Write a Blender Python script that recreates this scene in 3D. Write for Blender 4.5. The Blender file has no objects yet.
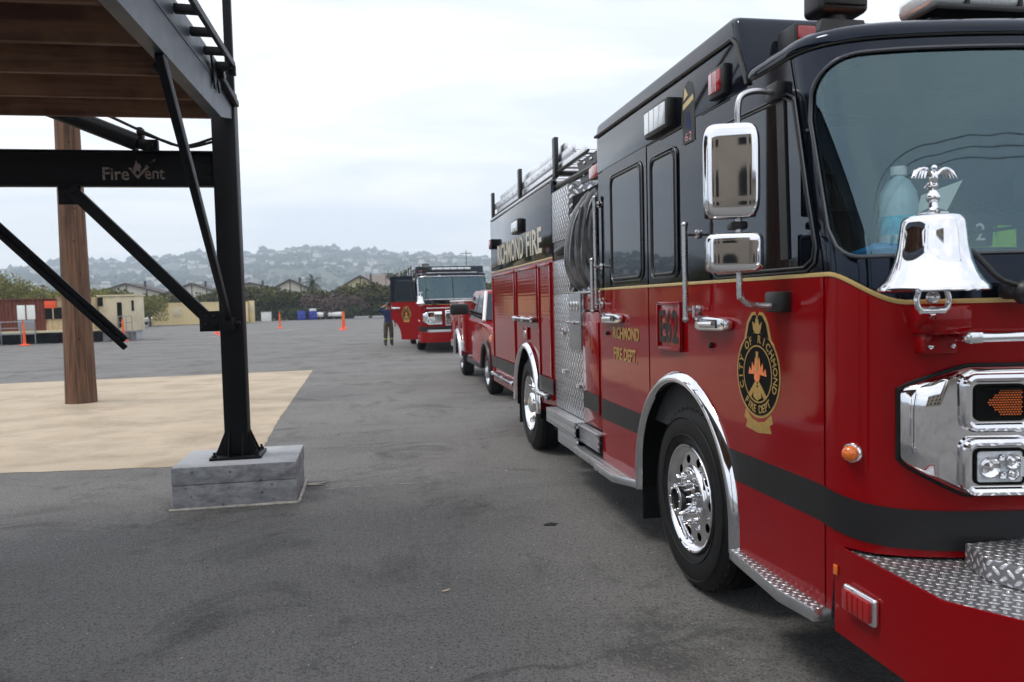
import bpy, bmesh, math, random
from mathutils import Vector, Matrix, noise
random.seed(7)
R_=math.radians
scene=bpy.context.scene
COL=scene.collection
ORG={}   # world origin of each built object

# ------------------------------------------------------------------ materials
def nodes_of(name):
    m=bpy.data.materials.new(name); m.use_nodes=True
    nt=m.node_tree; b=nt.nodes['Principled BSDF']
    return m,nt,b
def N(nt,t,**k):
    n=nt.nodes.new(t)
    for a,v in k.items(): setattr(n,a,v)
    return n
def mathn(nt,op,a,b=None,c=None,clamp=False):
    n=N(nt,'ShaderNodeMath',operation=op); n.use_clamp=clamp
    for i,v in enumerate((a,b,c)):
        if v is None: continue
        if isinstance(v,(int,float)): n.inputs[i].default_value=v
        else: nt.links.new(v,n.inputs[i])
    return n.outputs[0]
def mixc(nt,f,a,b,blend='MIX'):
    n=N(nt,'ShaderNodeMix',data_type='RGBA',blend_type=blend)
    for i,v in ((0,f),(6,a),(7,b)):
        if isinstance(v,(int,float)): n.inputs[i].default_value=v
        elif isinstance(v,tuple): n.inputs[i].default_value=v if len(v)==4 else v+(1,)
        else: nt.links.new(v,n.inputs[i])
    return n.outputs[2]
def ramp(nt,f,stops):
    n=N(nt,'ShaderNodeValToRGB'); e=n.color_ramp.elements
    while len(e)<len(stops): e.new(.5)
    for el,(p,c) in zip(e,stops):
        el.position=p; el.color=(c,c,c,1) if isinstance(c,(int,float)) else tuple(c)+(1,)
    nt.links.new(f,n.inputs[0]); return n.outputs[0]
def coord(nt,kind='Object'):
    return N(nt,'ShaderNodeTexCoord').outputs[kind]
def noi(nt,vec,scale,detail=3,rough=.5,dist=0):
    n=N(nt,'ShaderNodeTexNoise'); n.inputs['Scale'].default_value=scale; n.inputs['Detail'].default_value=detail
    n.inputs['Roughness'].default_value=rough; n.inputs['Distortion'].default_value=dist
    if vec is not None: nt.links.new(vec,n.inputs['Vector'])
    return n.outputs[0]
def bump(nt,b,h,strength=.3,dist=.01):
    n=N(nt,'ShaderNodeBump'); n.inputs['Strength'].default_value=strength; n.inputs['Distance'].default_value=dist
    nt.links.new(h,n.inputs['Height']); nt.links.new(n.outputs[0],b.inputs['Normal'])
def mapv(nt,vec,scale=(1,1,1),rot=(0,0,0)):
    n=N(nt,'ShaderNodeMapping'); nt.links.new(vec,n.inputs[0]); n.inputs['Scale'].default_value=scale; n.inputs['Rotation'].default_value=rot
    return n.outputs[0]
def pbr(name,col,rough=.5,metal=0,coat=0,var=.15,vs=6,bs=0,bd=.004,spec=.5,rv=.08,emis=None,coatr=.03,tint=None):
    m,nt,b=nodes_of(name)
    v=coord(nt)
    n1=noi(nt,v,vs,4,.6)
    lo=tuple(c*(1-var) for c in col); hi=tuple(min(1,c*(1+var)) for c in col)
    nt.links.new(mixc(nt,ramp(nt,n1,[(.3,0.),(.7,1.)]),lo,hi),b.inputs['Base Color'])
    rr=N(nt,'ShaderNodeMapRange'); nt.links.new(noi(nt,v,vs*2.3,3),rr.inputs[0])
    rr.inputs[3].default_value=max(.01,rough-rv); rr.inputs[4].default_value=min(1,rough+rv)
    nt.links.new(rr.outputs[0],b.inputs['Roughness'])
    b.inputs['Metallic'].default_value=metal; b.inputs['Coat Weight'].default_value=coat
    b.inputs['Coat IOR'].default_value=1.38 if 'paint' in name else 1.5
    b.inputs['Coat Roughness'].default_value=coatr; b.inputs['Specular IOR Level'].default_value=spec
    if tint: b.inputs['Specular Tint'].default_value=tint+(1,)
    if bs: bump(nt,b,noi(nt,v,bs,4,.6),.4,bd)
    if emis: b.inputs['Emission Color'].default_value=emis[0]+(1,); b.inputs['Emission Strength'].default_value=emis[1]
    return m
M={}
M['red']=pbr('red_paint',(.235,.0018,.0045),.07,0,.22,.06,1.5,bs=1.1,bd=.0009,rv=.02,spec=.36,tint=(1,.50,.44))
M['black']=pbr('black_paint',(.003,.004,.007),.06,0,.1,.1,2,bs=1.0,bd=.0009,rv=.02,spec=.42,tint=(.62,.74,1))
M['redtruck']=pbr('bright_red_paint',(.27,.003,.006),.1,0,.2,.05,2,spec=.4,tint=(1,.6,.55))
M['chrome']=pbr('chrome',(.86,.86,.88),.045,1,0,.03,3,rv=.02,bs=2.5,bd=.0006)
M['satin']=pbr('brushed_steel',(.62,.62,.64),.28,1,0,.08,8)
M['alu']=pbr('aluminium',(.80,.81,.83),.30,1,0,.1,5)
M['galv']=pbr('grey_panel',(.30,.31,.33),.45,.6,0,.1,4)
M['rubber']=pbr('rubber',(.0065,.0065,.007),.62,0,0,.3,14,bs=60,bd=.001,spec=.3)
M['plastic']=pbr('black_plastic',(.012,.012,.013),.42,0,0,.2,9,bs=80,bd=.0006)
M['matte']=pbr('matte_black',(.0025,.0025,.0025),.85,0,0,.2,9,spec=.2)
M['charcoal']=pbr('charcoal_reflective_band',(.016,.016,.017),.45,0,.1,.12,3,spec=.25)
M['gold']=pbr('gold_leaf',(.60,.40,.13),.32,.7,0,.15,30)
M['goldflat']=pbr('gold_film',(.62,.45,.17),.4,.2,.4,.1,12)
M['silverleaf']=pbr('silver_leaf',(.62,.55,.42),.35,.5,0,.15,20)
M['steelblack']=pbr('black_powder_coated_steel',(.005,.0055,.007),.5,0,0,.25,5,bs=35,bd=.0008,spec=.25)
M['steelbeam']=pbr('dark_blue_grey_steel',(.050,.062,.082),.45,.0,0,.2,3,bs=35,bd=.0008)
M['redlens']=pbr('red_lens',(.36,.004,.006),.15,0,1,.1,60)
M['amber']=pbr('amber_lens',(.75,.15,.008),.18,0,1,.15,60)
M['clear']=pbr('clear_lens',(.72,.76,.80),.12,.25,1,.12,70)
M['white']=pbr('white_paint',(.78,.78,.76),.4,0,.2,.06,4)
M['paper']=pbr('paper',(.92,.95,.90),.7,0,0,.04,5)
M['lime']=pbr('lime_reflective_tape',(.45,.85,.05),.4,0,0,.1,10)
M['bluelabel']=pbr('blue_label',(.10,.60,.85),.4,0,0,.3,30)
M['bluebag']=pbr('blue_plastic_bag',(.05,.32,.75),.3,0,.3,.5,14,bs=20,bd=.01)
M['hose']=pbr('hose_jacket',(.045,.045,.048),.32,0,.3,.5,16,bs=120,bd=.0015)
M['hosegreen']=pbr('green_hose_jacket',(.02,.07,.045),.6,0,0,.3,16)
M['orangecloth']=pbr('orange_cloth',(.85,.22,.03),.7,0,0,.2,8,bs=12,bd=.01)
M['orange']=pbr('orange_plastic',(.95,.10,.025),.5,0,0,.1,5)
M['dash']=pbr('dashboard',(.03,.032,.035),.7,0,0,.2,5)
M['sideglass']=pbr('tinted_window_glass',(.002,.003,.005),.02,0,0,.1,1,rv=.005,spec=.85,tint=(.74,.85,1))
M['trim']=pbr('window_trim',(.10,.105,.115),.3,.8,0,.1,5)
M['hivis']=pbr('reflective_trim',(.42,.48,.10),.5,0,0,.1,10)
M['barrel']=pbr('blue_plastic',(.02,.04,.32),.5,0,0,.15,4)
M['skin']=pbr('skin',(.45,.24,.16),.55,0,0,.1,12)
M['navy']=pbr('navy_cloth',(.018,.035,.11),.85,0,0,.25,10)
M['tan']=pbr('tan_turnout_cloth',(.085,.065,.042),.85,0,0,.5,10)
M['boot']=pbr('boot_leather',(.012,.012,.012),.5,0,0,.2,10)

def glass():
    m,nt,b=nodes_of('windshield_glass')
    nt.nodes.remove(b)
    out=nt.nodes['Material Output']
    tr=N(nt,'ShaderNodeBsdfTransparent'); tr.inputs[0].default_value=(.86,.97,.97,1)
    gl=N(nt,'ShaderNodeBsdfGlossy'); gl.inputs['Roughness'].default_value=.02; gl.inputs[0].default_value=(.62,.90,1,1)
    fr=N(nt,'ShaderNodeFresnel'); fr.inputs[0].default_value=1.62
    f=mathn(nt,'MULTIPLY_ADD',fr.outputs[0],1.15,.06,True)
    mx=N(nt,'ShaderNodeMixShader'); nt.links.new(f,mx.inputs[0]); nt.links.new(tr.outputs[0],mx.inputs[1]); nt.links.new(gl.outputs[0],mx.inputs[2])
    bp=N(nt,'ShaderNodeBump'); bp.inputs['Strength'].default_value=.55; bp.inputs['Distance'].default_value=.004
    nt.links.new(mathn(nt,'ADD',noi(nt,coord(nt),2.2,1),mathn(nt,'MULTIPLY',noi(nt,mapv(nt,coord(nt),(7,7,.5)),1.,1),.5)),bp.inputs['Height']); nt.links.new(bp.outputs[0],gl.inputs['Normal'])
    nt.links.new(mx.outputs[0],out.inputs[0]); return m
M['glass']=glass()
def bottleglass():
    m,nt,b=nodes_of('clear_blue_plastic')
    b.inputs['Base Color'].default_value=(.70,.93,.98,1); b.inputs['Alpha'].default_value=.8; b.inputs['Roughness'].default_value=.1
    return m
M['bottle']=bottleglass()

def diamond(name='diamond_tread_plate',k=22.,col=(.66,.67,.70)):
    m,nt,b=nodes_of(name)
    uv=N(nt,'ShaderNodeUVMap'); uv.uv_map='UVMap'
    s=N(nt,'ShaderNodeSeparateXYZ'); nt.links.new(uv.outputs[0],s.inputs[0])
    u=mathn(nt,'MULTIPLY',mathn(nt,'ADD',s.outputs[0],s.outputs[1]),k)
    v=mathn(nt,'MULTIPLY',mathn(nt,'SUBTRACT',s.outputs[0],s.outputs[1]),k)
    par=mathn(nt,'FLOORED_MODULO',mathn(nt,'ADD',mathn(nt,'FLOOR',u),mathn(nt,'FLOOR',v)),2.)
    fu=mathn(nt,'SUBTRACT',mathn(nt,'FLOORED_MODULO',u,1.),.5); fv=mathn(nt,'SUBTRACT',mathn(nt,'FLOORED_MODULO',v,1.),.5)
    def ell(a,c):
        return mathn(nt,'ADD',mathn(nt,'POWER',mathn(nt,'ABSOLUTE',mathn(nt,'DIVIDE',a,.62)),2.),mathn(nt,'POWER',mathn(nt,'ABSOLUTE',mathn(nt,'DIVIDE',c,.27)),2.))
    d=mathn(nt,'ADD',mathn(nt,'MULTIPLY',ell(fu,fv),par),mathn(nt,'MULTIPLY',ell(fv,fu),mathn(nt,'SUBTRACT',1.,par)))
    h=ramp(nt,d,[(.25,1.),(1.,0.)])
    lo=tuple(c*.30 for c in col)
    g=noi(nt,coord(nt),9,4)
    nt.links.new(mixc(nt,mathn(nt,'MULTIPLY',h,1.),mixc(nt,g,lo,tuple(c*.5 for c in col)),tuple(min(1,c*1.35) for c in col)),b.inputs['Base Color'])
    b.inputs['Metallic'].default_value=.75
    rr=N(nt,'ShaderNodeMapRange'); nt.links.new(h,rr.inputs[0]); rr.inputs[3].default_value=.38; rr.inputs[4].default_value=.18
    nt.links.new(rr.outputs[0],b.inputs['Roughness'])
    bump(nt,b,h,1.,.004); return m
M['diamond']=diamond(); M['diamondbig']=diamond('tread_plate_large',12.)

def asphalt():
    m,nt,b=nodes_of('asphalt'); v=coord(nt)
    fine=noi(nt,v,140,2,.8); mid=noi(nt,v,22,4,.65); big=noi(nt,v,.55,5,.6,.6); big2=noi(nt,mapv(nt,v,(.25,1.1,1)),.8,4,.6,.4)
    c=mixc(nt,ramp(nt,big,[(.33,0.),(.68,1.)]),(.136,.133,.127),(.225,.220,.210))
    c=mixc(nt,ramp(nt,big2,[(.40,0.),(.62,.6)]),c,(.245,.240,.230))
    c=mixc(nt,mathn(nt,'MULTIPLY',ramp(nt,mid,[(.35,0.),(.62,1.)]),.45),c,(.22,.215,.205))
    # tarry stains and brown dusty patches
    st=noi(nt,v,.9,6,.75,.8)
    c=mixc(nt,ramp(nt,st,[(.52,0.),(.66,.85)]),c,(.075,.073,.070))
    br=noi(nt,mapv(nt,v,(.5,1.3,1)),.7,5,.7)
    c=mixc(nt,ramp(nt,br,[(.58,0.),(.72,.4)]),c,(.14,.115,.095))
    # pale aggregate
    vo=N(nt,'ShaderNodeTexVoronoi'); vo.inputs['Scale'].default_value=55; nt.links.new(v,vo.inputs[0])
    rare=ramp(nt,vo.outputs['Color'],[(.70,0.),(.78,1.)])
    agg=mathn(nt,'MULTIPLY',ramp(nt,vo.outputs['Distance'],[(.16,1.),(.30,0.)]),rare)
    c=mixc(nt,mathn(nt,'MULTIPLY',agg,.7),c,(.36,.34,.31))
    sp=noi(nt,v,75,2,.7); sp2=noi(nt,v,38,3,.7)
    c=mixc(nt,ramp(nt,sp,[(.36,.75),(.50,0.)]),c,(.045,.044,.043))
    c=mixc(nt,ramp(nt,sp2,[(.54,0.),(.70,.6)]),c,(.26,.255,.25))
    c=mixc(nt,ramp(nt,fine,[(.30,.5),(.55,0.)]),c,(.03,.03,.031))
    # long cracks
    s=N(nt,'ShaderNodeSeparateXYZ'); nt.links.new(v,s.inputs[0])
    w=noi(nt,v,1.6,5,.6); w2=noi(nt,v,.23,2)
    for (y0,slope,wd,amp) in ((3.25,.22,.009,.5),(9.7,.02,.012,.6),(26.,.10,.05,1.5),(39.,-.05,.07,2.)):
        line=mathn(nt,'ADD',mathn(nt,'MULTIPLY',s.outputs[0],slope),mathn(nt,'MULTIPLY',mathn(nt,'SUBTRACT',mathn(nt,'ADD',w,mathn(nt,'MULTIPLY',w2,2.)),1.5),amp))
        d=mathn(nt,'ABSOLUTE',mathn(nt,'SUBTRACT',mathn(nt,'SUBTRACT',s.outputs[1],y0),line))
        f=mathn(nt,'MULTIPLY',ramp(nt,mathn(nt,'DIVIDE',d,wd*4),[(.2,1.),(1.,0.)]),ramp(nt,noi(nt,v,2.5,4),[(.40,.08),(.62,.5)]))
        c=mixc(nt,f,c,(.022,.021,.02))
    nt.links.new(c,b.inputs['Base Color']); b.inputs['Roughness'].default_value=.82; b.inputs['Specular IOR Level'].default_value=.35
    h=mathn(nt,'ADD',mathn(nt,'MULTIPLY',fine,.7),mathn(nt,'MULTIPLY',mid,.6))
    bump(nt,b,h,.9,.010); return m
M['asphalt']=asphalt()
def concrete(name,c0,c1,stain,grain=60.):
    m,nt,b=nodes_of(name); v=coord(nt)
    big=noi(nt,v,1.1,5,.6,.3); st=noi(nt,mapv(nt,v,(.8,1.,1)),.9,6,.72,.3); f=noi(nt,v,grain,3,.7)
    c=mixc(nt,ramp(nt,big,[(.3,0.),(.7,1.)]),c0,c1)
    c=mixc(nt,ramp(nt,st,[(.46,0.),(.66,.8)]),c,stain)
    c=mixc(nt,ramp(nt,f,[(.3,.35),(.5,0.)]),c,tuple(x*.6 for x in c0))
    nt.links.new(c,b.inputs['Base Color']); b.inputs['Roughness'].default_value=.85
    bump(nt,b,f,.4,.004); return m
M['pad']=concrete('tan_concrete',(.41,.33,.235),(.49,.405,.30),(.29,.23,.16),30.)
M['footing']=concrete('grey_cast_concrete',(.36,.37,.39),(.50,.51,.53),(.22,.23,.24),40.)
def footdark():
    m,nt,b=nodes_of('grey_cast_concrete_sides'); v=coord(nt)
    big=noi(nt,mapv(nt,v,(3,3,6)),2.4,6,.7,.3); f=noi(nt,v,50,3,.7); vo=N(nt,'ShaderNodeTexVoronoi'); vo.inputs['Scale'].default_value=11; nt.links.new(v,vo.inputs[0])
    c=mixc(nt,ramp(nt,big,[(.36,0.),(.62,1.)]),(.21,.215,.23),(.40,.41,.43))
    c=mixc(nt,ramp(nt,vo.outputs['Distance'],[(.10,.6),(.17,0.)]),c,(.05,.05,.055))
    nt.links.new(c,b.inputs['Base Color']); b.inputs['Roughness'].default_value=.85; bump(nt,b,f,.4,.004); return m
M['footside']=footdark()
def wood(name,c0,c1,c2,ax='X',sc=1.):
    m,nt,b=nodes_of(name); v=coord(nt)
    s={'X':(.5,9,9),'Z':(9,9,.35)}[ax]
    g=noi(nt,mapv(nt,v,tuple(a*sc for a in s)),1.6,6,.65,.4); g2=noi(nt,v,2.2,4,.6)
    c=mixc(nt,ramp(nt,g,[(.38,0.),(.58,1.)]),c0,c1); c=mixc(nt,ramp(nt,noi(nt,mapv(nt,v,tuple(a*.35*sc for a in s)),2.,4,.7),[(.55,0.),(.62,.7)]),c,tuple(x*.4 for x in c0)); c=mixc(nt,ramp(nt,g2,[(.42,0.),(.68,.6)]),c,c2)
    nt.links.new(c,b.inputs['Base Color']); b.inputs['Roughness'].default_value=.8; bump(nt,b,g,.6,.01); return m
M['joist']=wood('deck_wood',(.14,.066,.042),(.27,.135,.085),(.40,.24,.13),'X')
M['polewood']=wood('weathered_pole_wood',(.045,.022,.013),(.19,.092,.05),(.13,.075,.045),'Z',1.3)
def rust():
    m,nt,b=nodes_of('rusted_painted_steel'); v=coord(nt)
    a=noi(nt,mapv(nt,v,(.5,.5,.25)),1.,5,.6,.4); g=noi(nt,mapv(nt,v,(5,5,.6)),1.5,5,.7)
    c=mixc(nt,ramp(nt,g,[(.35,0.),(.65,1.)]),(.095,.020,.012),(.22,.055,.025))
    s=N(nt,'ShaderNodeSeparateXYZ'); nt.links.new(v,s.inputs[0])
    grad=mathn(nt,'ADD',mathn(nt,'MULTIPLY',a,1.3),mathn(nt,'MULTIPLY',mathn(nt,'ADD',s.outputs[0],-3.0),.30),clamp=False)
    c=mixc(nt,ramp(nt,mathn(nt,'SUBTRACT',grad,mathn(nt,'MULTIPLY',s.outputs[2],.10)),[(.50,0.),(.56,1.)]),c,mixc(nt,ramp(nt,g,[(.42,0.),(.7,.7)]),(.62,.50,.30),(.40,.20,.07)))
    nt.links.new(c,b.inputs['Base Color']); b.inputs['Roughness'].default_value=.8; return m
M['rust']=rust()
M['cream']=pbr('cream_siding',(.66,.58,.40),.7,0,0,.14,1.2)
M['tanbox']=pbr('tan_painted_steel',(.74,.60,.33),.7,0,0,.05,.6)
M['towerwall']=pbr('tan_stucco',(.27,.225,.17),.85,0,0,.1,.8)
M['housewall']=pbr('pale_house_wall',(.62,.60,.52),.8,0,0,.06,1)
M['houseyellow']=pbr('cream_house_wall',(.66,.58,.36),.8,0,0,.06,1)
M['roof']=pbr('brown_roof_shingle',(.075,.062,.058),.85,0,0,.2,3)
M['hillwall']=pbr('hill_house_wall',(.66,.63,.58),.8,0,0,.1,.05)
M['hillroof']=pbr('hill_house_roof',(.20,.16,.14),.85,0,0,.3,.05)
def leafmat(name,c0,c1,c2,sc=.6):
    m,nt,b=nodes_of(name); v=coord(nt)
    a=noi(nt,v,sc,3,.6); g=noi(nt,v,sc*7,2,.6)
    c=mixc(nt,ramp(nt,a,[(.35,0.),(.65,1.)]),c0,c1); c=mixc(nt,ramp(nt,g,[(.45,0.),(.7,1.)]),c,c2)
    nt.links.new(c,b.inputs['Base Color']); b.inputs['Roughness'].default_value=.7; b.inputs['Specular IOR Level'].default_value=.25; return m
M['hedge']=leafmat('olive_hedge_leaves',(.040,.045,.012),(.085,.085,.022),(.12,.115,.03))
M['bare']=leafmat('bare_brown_twigs',(.075,.05,.045),(.13,.09,.08),(.17,.12,.10))
M['treeyel']=leafmat('yellow_green_leaves',(.10,.11,.02),(.20,.19,.03),(.26,.23,.05))
M['palm']=leafmat('palm_fronds',(.03,.04,.012),(.07,.09,.03),(.10,.12,.045))
M['forest']=leafmat('hillside_tree_leaves',(.022,.032,.018),(.040,.050,.028),(.06,.07,.04),.02)
M['bark']=pbr('bark',(.09,.065,.045),.9,0,0,.2,5)
def hillmat():
    m,nt,b=nodes_of('hill_ground'); v=coord(nt)
    a=noi(nt,v,.012,5,.6)
    nt.links.new(mixc(nt,ramp(nt,a,[(.4,0.),(.62,1.)]),(.035,.045,.025),(.10,.09,.055)),b.inputs['Base Color']); b.inputs['Roughness'].default_value=.95; return m
M['hill']=hillmat()
M['dirt']=pbr('dry_ground',(.12,.10,.065),.95,0,0,.3,.05)
M['line']=pbr('worn_white_line',(.36,.36,.36),.7,0,0,.35,3)
M['silicone']=pbr('pale_sealant',(.50,.47,.42),.8,0,0,.3,14)

# ------------------------------------------------------------------ geometry helpers
def merge(bm,other,mat=0):
    me=bpy.data.meshes.new('t')
    for f in other.faces: f.material_index=mat
    other.to_mesh(me); other.free(); bm.from_mesh(me); bpy.data.meshes.remove(me)
def box(bm,x0,x1,y0,y1,z0,z1,bev=0,seg=2,mat=0,mtx=None):
    b=bmesh.new(); bmesh.ops.create_cube(b,size=1)
    for v in b.verts: v.co=Vector(((x0+x1)/2+v.co.x*(x1-x0),(y0+y1)/2+v.co.y*(y1-y0),(z0+z1)/2+v.co.z*(z1-z0)))
    if bev: bmesh.ops.bevel(b,geom=b.edges[:],offset=bev,segments=seg,profile=.5,affect='EDGES')
    if mtx: b.transform(mtx)
    merge(bm,b,mat)
def prism(bm,pts,ax,a,c,bev=0,seg=2,mat=0,mtx=None):
    """extrude 2D polygon. ax X: pts=(y,z); Y: pts=(x,z); Z: pts=(x,y)"""
    b=bmesh.new()
    def P(p,t):
        return {'X':(t,p[0],p[1]),'Y':(p[0],t,p[1]),'Z':(p[0],p[1],t)}[ax]
    lo=[b.verts.new(P(p,a)) for p in pts]; hi=[b.verts.new(P(p,c)) for p in pts]
    n=len(pts); b.faces.new(lo); b.faces.new(hi)
    for i in range(n): b.faces.new((lo[i],lo[(i+1)%n],hi[(i+1)%n],hi[i]))
    bmesh.ops.recalc_face_normals(b,faces=b.faces[:])
    if bev:
        es=[e for e in b.edges if e.is_manifold and e.calc_face_angle(0)>.5]
        bmesh.ops.bevel(b,geom=es,offset=bev,segments=seg,profile=.5,affect='EDGES')
    big=[f for f in b.faces if len(f.verts)>4]
    bmesh.ops.triangulate(b,faces=big)
    if mtx: b.transform(mtx)
    merge(bm,b,mat)
def tube(bm,pts,r,seg=10,mat=0,cap=True,closed=False,flat=None,smooth=0):
    pts=[Vector(p) for p in pts]
    if smooth:
        q=[]
        n=len(pts)
        for i in range(n-1):
            p0=pts[max(i-1,0)];p1=pts[i];p2=pts[i+1];p3=pts[min(i+2,n-1)]
            for k in range(smooth):
                t=k/smooth
                q.append(.5*((2*p1)+(-p0+p2)*t+(2*p0-5*p1+4*p2-p3)*t*t+(-p0+3*p1-3*p2+p3)*t**3))
        q.append(pts[-1])
        if isinstance(r,(list,tuple)): r=[r[min(i//smooth,n-1)]+(r[min(i//smooth+1,n-1)]-r[min(i//smooth,n-1)])*(i%smooth)/smooth for i in range(len(q))]
        pts=q
    b=bmesh.new(); rings=[]; n=len(pts); up=None
    for i,p in enumerate(pts):
        if closed: d=pts[(i+1)%n]-pts[i-1]
        else: d=pts[min(i+1,n-1)]-pts[max(i-1,0)]
        if d.length<1e-9: d=Vector((0,0,1))
        d.normalize()
        if up is None:
            up=Vector((0,0,1)) if abs(d.z)<.9 else Vector((1,0,0))
        s=d.cross(up)
        if s.length<1e-6: s=d.orthogonal()
        s.normalize(); u=s.cross(d).normalized(); up=u
        rr=r[i] if isinstance(r,(list,tuple)) else r
        fx,fy=flat if flat else (1,1)
        rings.append([b.verts.new(p+(s*math.cos(2*math.pi*k/seg)*fx+u*math.sin(2*math.pi*k/seg)*fy)*rr) for k in range(seg)])
    for i in range(n if closed else n-1):
        A=rings[i];B=rings[(i+1)%n]
        for k in range(seg): b.faces.new((A[k],A[(k+1)%seg],B[(k+1)%seg],B[k]))
    if cap and not closed: b.faces.new(rings[0][::-1]); b.faces.new(rings[-1])
    bmesh.ops.recalc_face_normals(b,faces=b.faces[:])
    merge(bm,b,mat)
def lathe(bm,prof,c,ax='Z',seg=32,mat=0,skip=None,sx=1):
    """prof: (radius, height) along axis"""
    b=bmesh.new(); rings=[]
    c=Vector(c)
    for (r,h) in prof:
        ring=[]
        for k in range(seg):
            t=2*math.pi*k/seg; a,e=r*math.cos(t),r*math.sin(t)
            ring.append(b.verts.new(c+Vector({'Z':(a,e,h),'X':(h*sx,a,e),'Y':(a,h*sx,e)}[ax])))
        rings.append(ring)
    for i in range(len(prof)-1):
        for k in range(seg):
            A=rings[i];B=rings[i+1]; q=(A[k],A[(k+1)%seg],B[(k+1)%seg],B[k])
            if skip and skip((prof[i][0]+prof[i+1][0])/2,2*math.pi*(k+.5)/seg): continue
            try: b.faces.new(q)
            except ValueError: pass
    bmesh.ops.remove_doubles(b,verts=b.verts[:],dist=1e-6)
    bmesh.ops.recalc_face_normals(b,faces=b.faces[:])
    merge(bm,b,mat)
def cyl(bm,p0,p1,r,seg=16,mat=0): tube(bm,[p0,p1],r,seg,mat)
def ball(bm,c,r,seg=12,mat=0,sc=(1,1,1)):
    b=bmesh.new(); bmesh.ops.create_uvsphere(b,u_segments=seg,v_segments=max(6,seg//2+1),radius=1)
    for v in b.verts: v.co=Vector((c[0]+v.co.x*r*sc[0],c[1]+v.co.y*r*sc[1],c[2]+v.co.z*r*sc[2]))
    merge(bm,b,mat)
def quad(bm,ps,mat=0):
    f=bm.faces.new([bm.verts.new(p) for p in ps]); f.material_index=mat
def boxuv(me):
    uv=me.uv_layers.new(name='UVMap')
    for p in me.polygons:
        n=p.normal; a=max(range(3),key=lambda i:abs(n[i]))
        for li in p.loop_indices:
            co=me.vertices[me.loops[li].vertex_index].co
            uv.data[li].uv=((co.y,co.z),(co.x,co.z),(co.x,co.y))[a]
def obj(name,bm,mats,parent=None,origin=None,ang=38,recalc=False,uv=True):
    if recalc: bmesh.ops.recalc_face_normals(bm,faces=bm.faces[:])
    po=ORG[parent.name] if parent else Vector((0,0,0))
    if origin is None: origin=po
    origin=Vector(origin)
    bm.transform(Matrix.Translation(-origin))
    for f in bm.faces: f.smooth=True
    for e in bm.edges:
        if len(e.link_faces)==2:
            if e.calc_face_angle(0)>R_(ang): e.smooth=False
    me=bpy.data.meshes.new(name); bm.to_mesh(me); bm.free()
    if uv: boxuv(me)
    for m in (mats if isinstance(mats,(list,tuple)) else [mats]): me.materials.append(M[m] if isinstance(m,str) else m)
    o=bpy.data.objects.new(name,me); COL.objects.link(o)
    if parent: o.parent=parent; o.location=origin-po
    else: o.location=origin
    ORG[o.name]=origin
    return o
def tag(o,label=None,cat=None,group=None,kind=None):
    if label: o['label']=label
    if cat: o['category']=cat
    if group: o['group']=group
    if kind: o['kind']=kind
    return o
def pieces(name,mats,parent,boxes):
    for b_ in boxes:
        bm=bmesh.new(); box(bm,*b_); obj(name,bm,mats,parent)
def thing(name,loc,label,cat,group=None):
    o=bpy.data.objects.new(name,None); COL.objects.link(o); o.location=loc; ORG[o.name]=Vector(loc); o.empty_display_size=.3
    return tag(o,label,cat,group)
def kids(o): return [c for c in bpy.data.objects if c.parent==o]
def copy_tree(o,parent=None,skip=()):
    c=o.copy(); COL.objects.link(c); c.parent=parent; ORG[c.name]=ORG.get(o.name,Vector())
    for ch in kids(o):
        if ch.name.split('.')[0] in skip: continue
        copy_tree(ch,c)
    return c
B=bmesh.new
def textmesh(bm,s,size,mtx,mat=0,extr=.001,fit=None,bold=0):
    cu=bpy.data.curves.new('t','FONT'); cu.body=s; cu.size=size; cu.extrude=extr; cu.align_x='CENTER'; cu.align_y='CENTER'; cu.offset=bold
    cu.resolution_u=3
    o=bpy.data.objects.new('t',cu); COL.objects.link(o)
    me=bpy.data.meshes.new_from_object(o.evaluated_get(bpy.context.evaluated_depsgraph_get()))
    bpy.data.objects.remove(o); bpy.data.curves.remove(cu)
    b=bmesh.new(); b.from_mesh(me); bpy.data.meshes.remove(me)
    if len(b.verts)==0: b.free(); return
    xs=[v.co.x for v in b.verts]; ys=[v.co.y for v in b.verts]
    cx=(max(xs)+min(xs))/2; cy=(max(ys)+min(ys))/2; w=max(xs)-min(xs); h=max(ys)-min(ys)
    sx=fit[0]/w if fit and fit[0] else 1; sy=fit[1]/h if fit and fit[1] else 1
    for v in b.verts: v.co=Vector(((v.co.x-cx)*sx,(v.co.y-cy)*sy,v.co.z))
    b.transform(mtx); merge(bm,b,mat)
def side_m(y,z,x=1.77,rot=0):   # text on the passenger side, facing -X
    m=Matrix(((0,0,-1,x),(-1,0,0,y),(0,1,0,z),(0,0,0,1)))
    return m@Matrix.Rotation(rot,4,'Z')
def front_m(x,z,y,yaw=0):
    return Matrix.Translation((x,y,z))@Matrix.Rotation(yaw,4,'Z')@Matrix(((1,0,0,0),(0,0,-1,0),(0,1,0,0),(0,0,0,1)))
def bez(p0,p1,p2,p3,n):
    o=[]
    for i in range(n+1):
        t=i/n; a=(1-t)**3;b=3*(1-t)**2*t;c=3*(1-t)*t*t;d=t**3
        o.append((a*p0[0]+b*p1[0]+c*p2[0]+d*p3[0],a*p0[1]+b*p1[1]+c*p2[1]+d*p3[1]))
    return o
def sm(t): t=max(0,min(1,t)); return t*t*(3-2*t)
def rrect(y0,y1,z0,z1,r,n=6,skew=0):
    pts=[]
    for (cy,cz,a0) in ((y1-r,z1-r,0),(y0+r,z1-r,90),(y0+r,z0+r,180),(y1-r,z0+r,270)):
        for k in range(n+1):
            a=R_(a0+90*k/n); y=cy+r*math.cos(a); z=cz+r*math.sin(a); pts.append((y+skew*(z-z0),z))
    return pts

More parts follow.
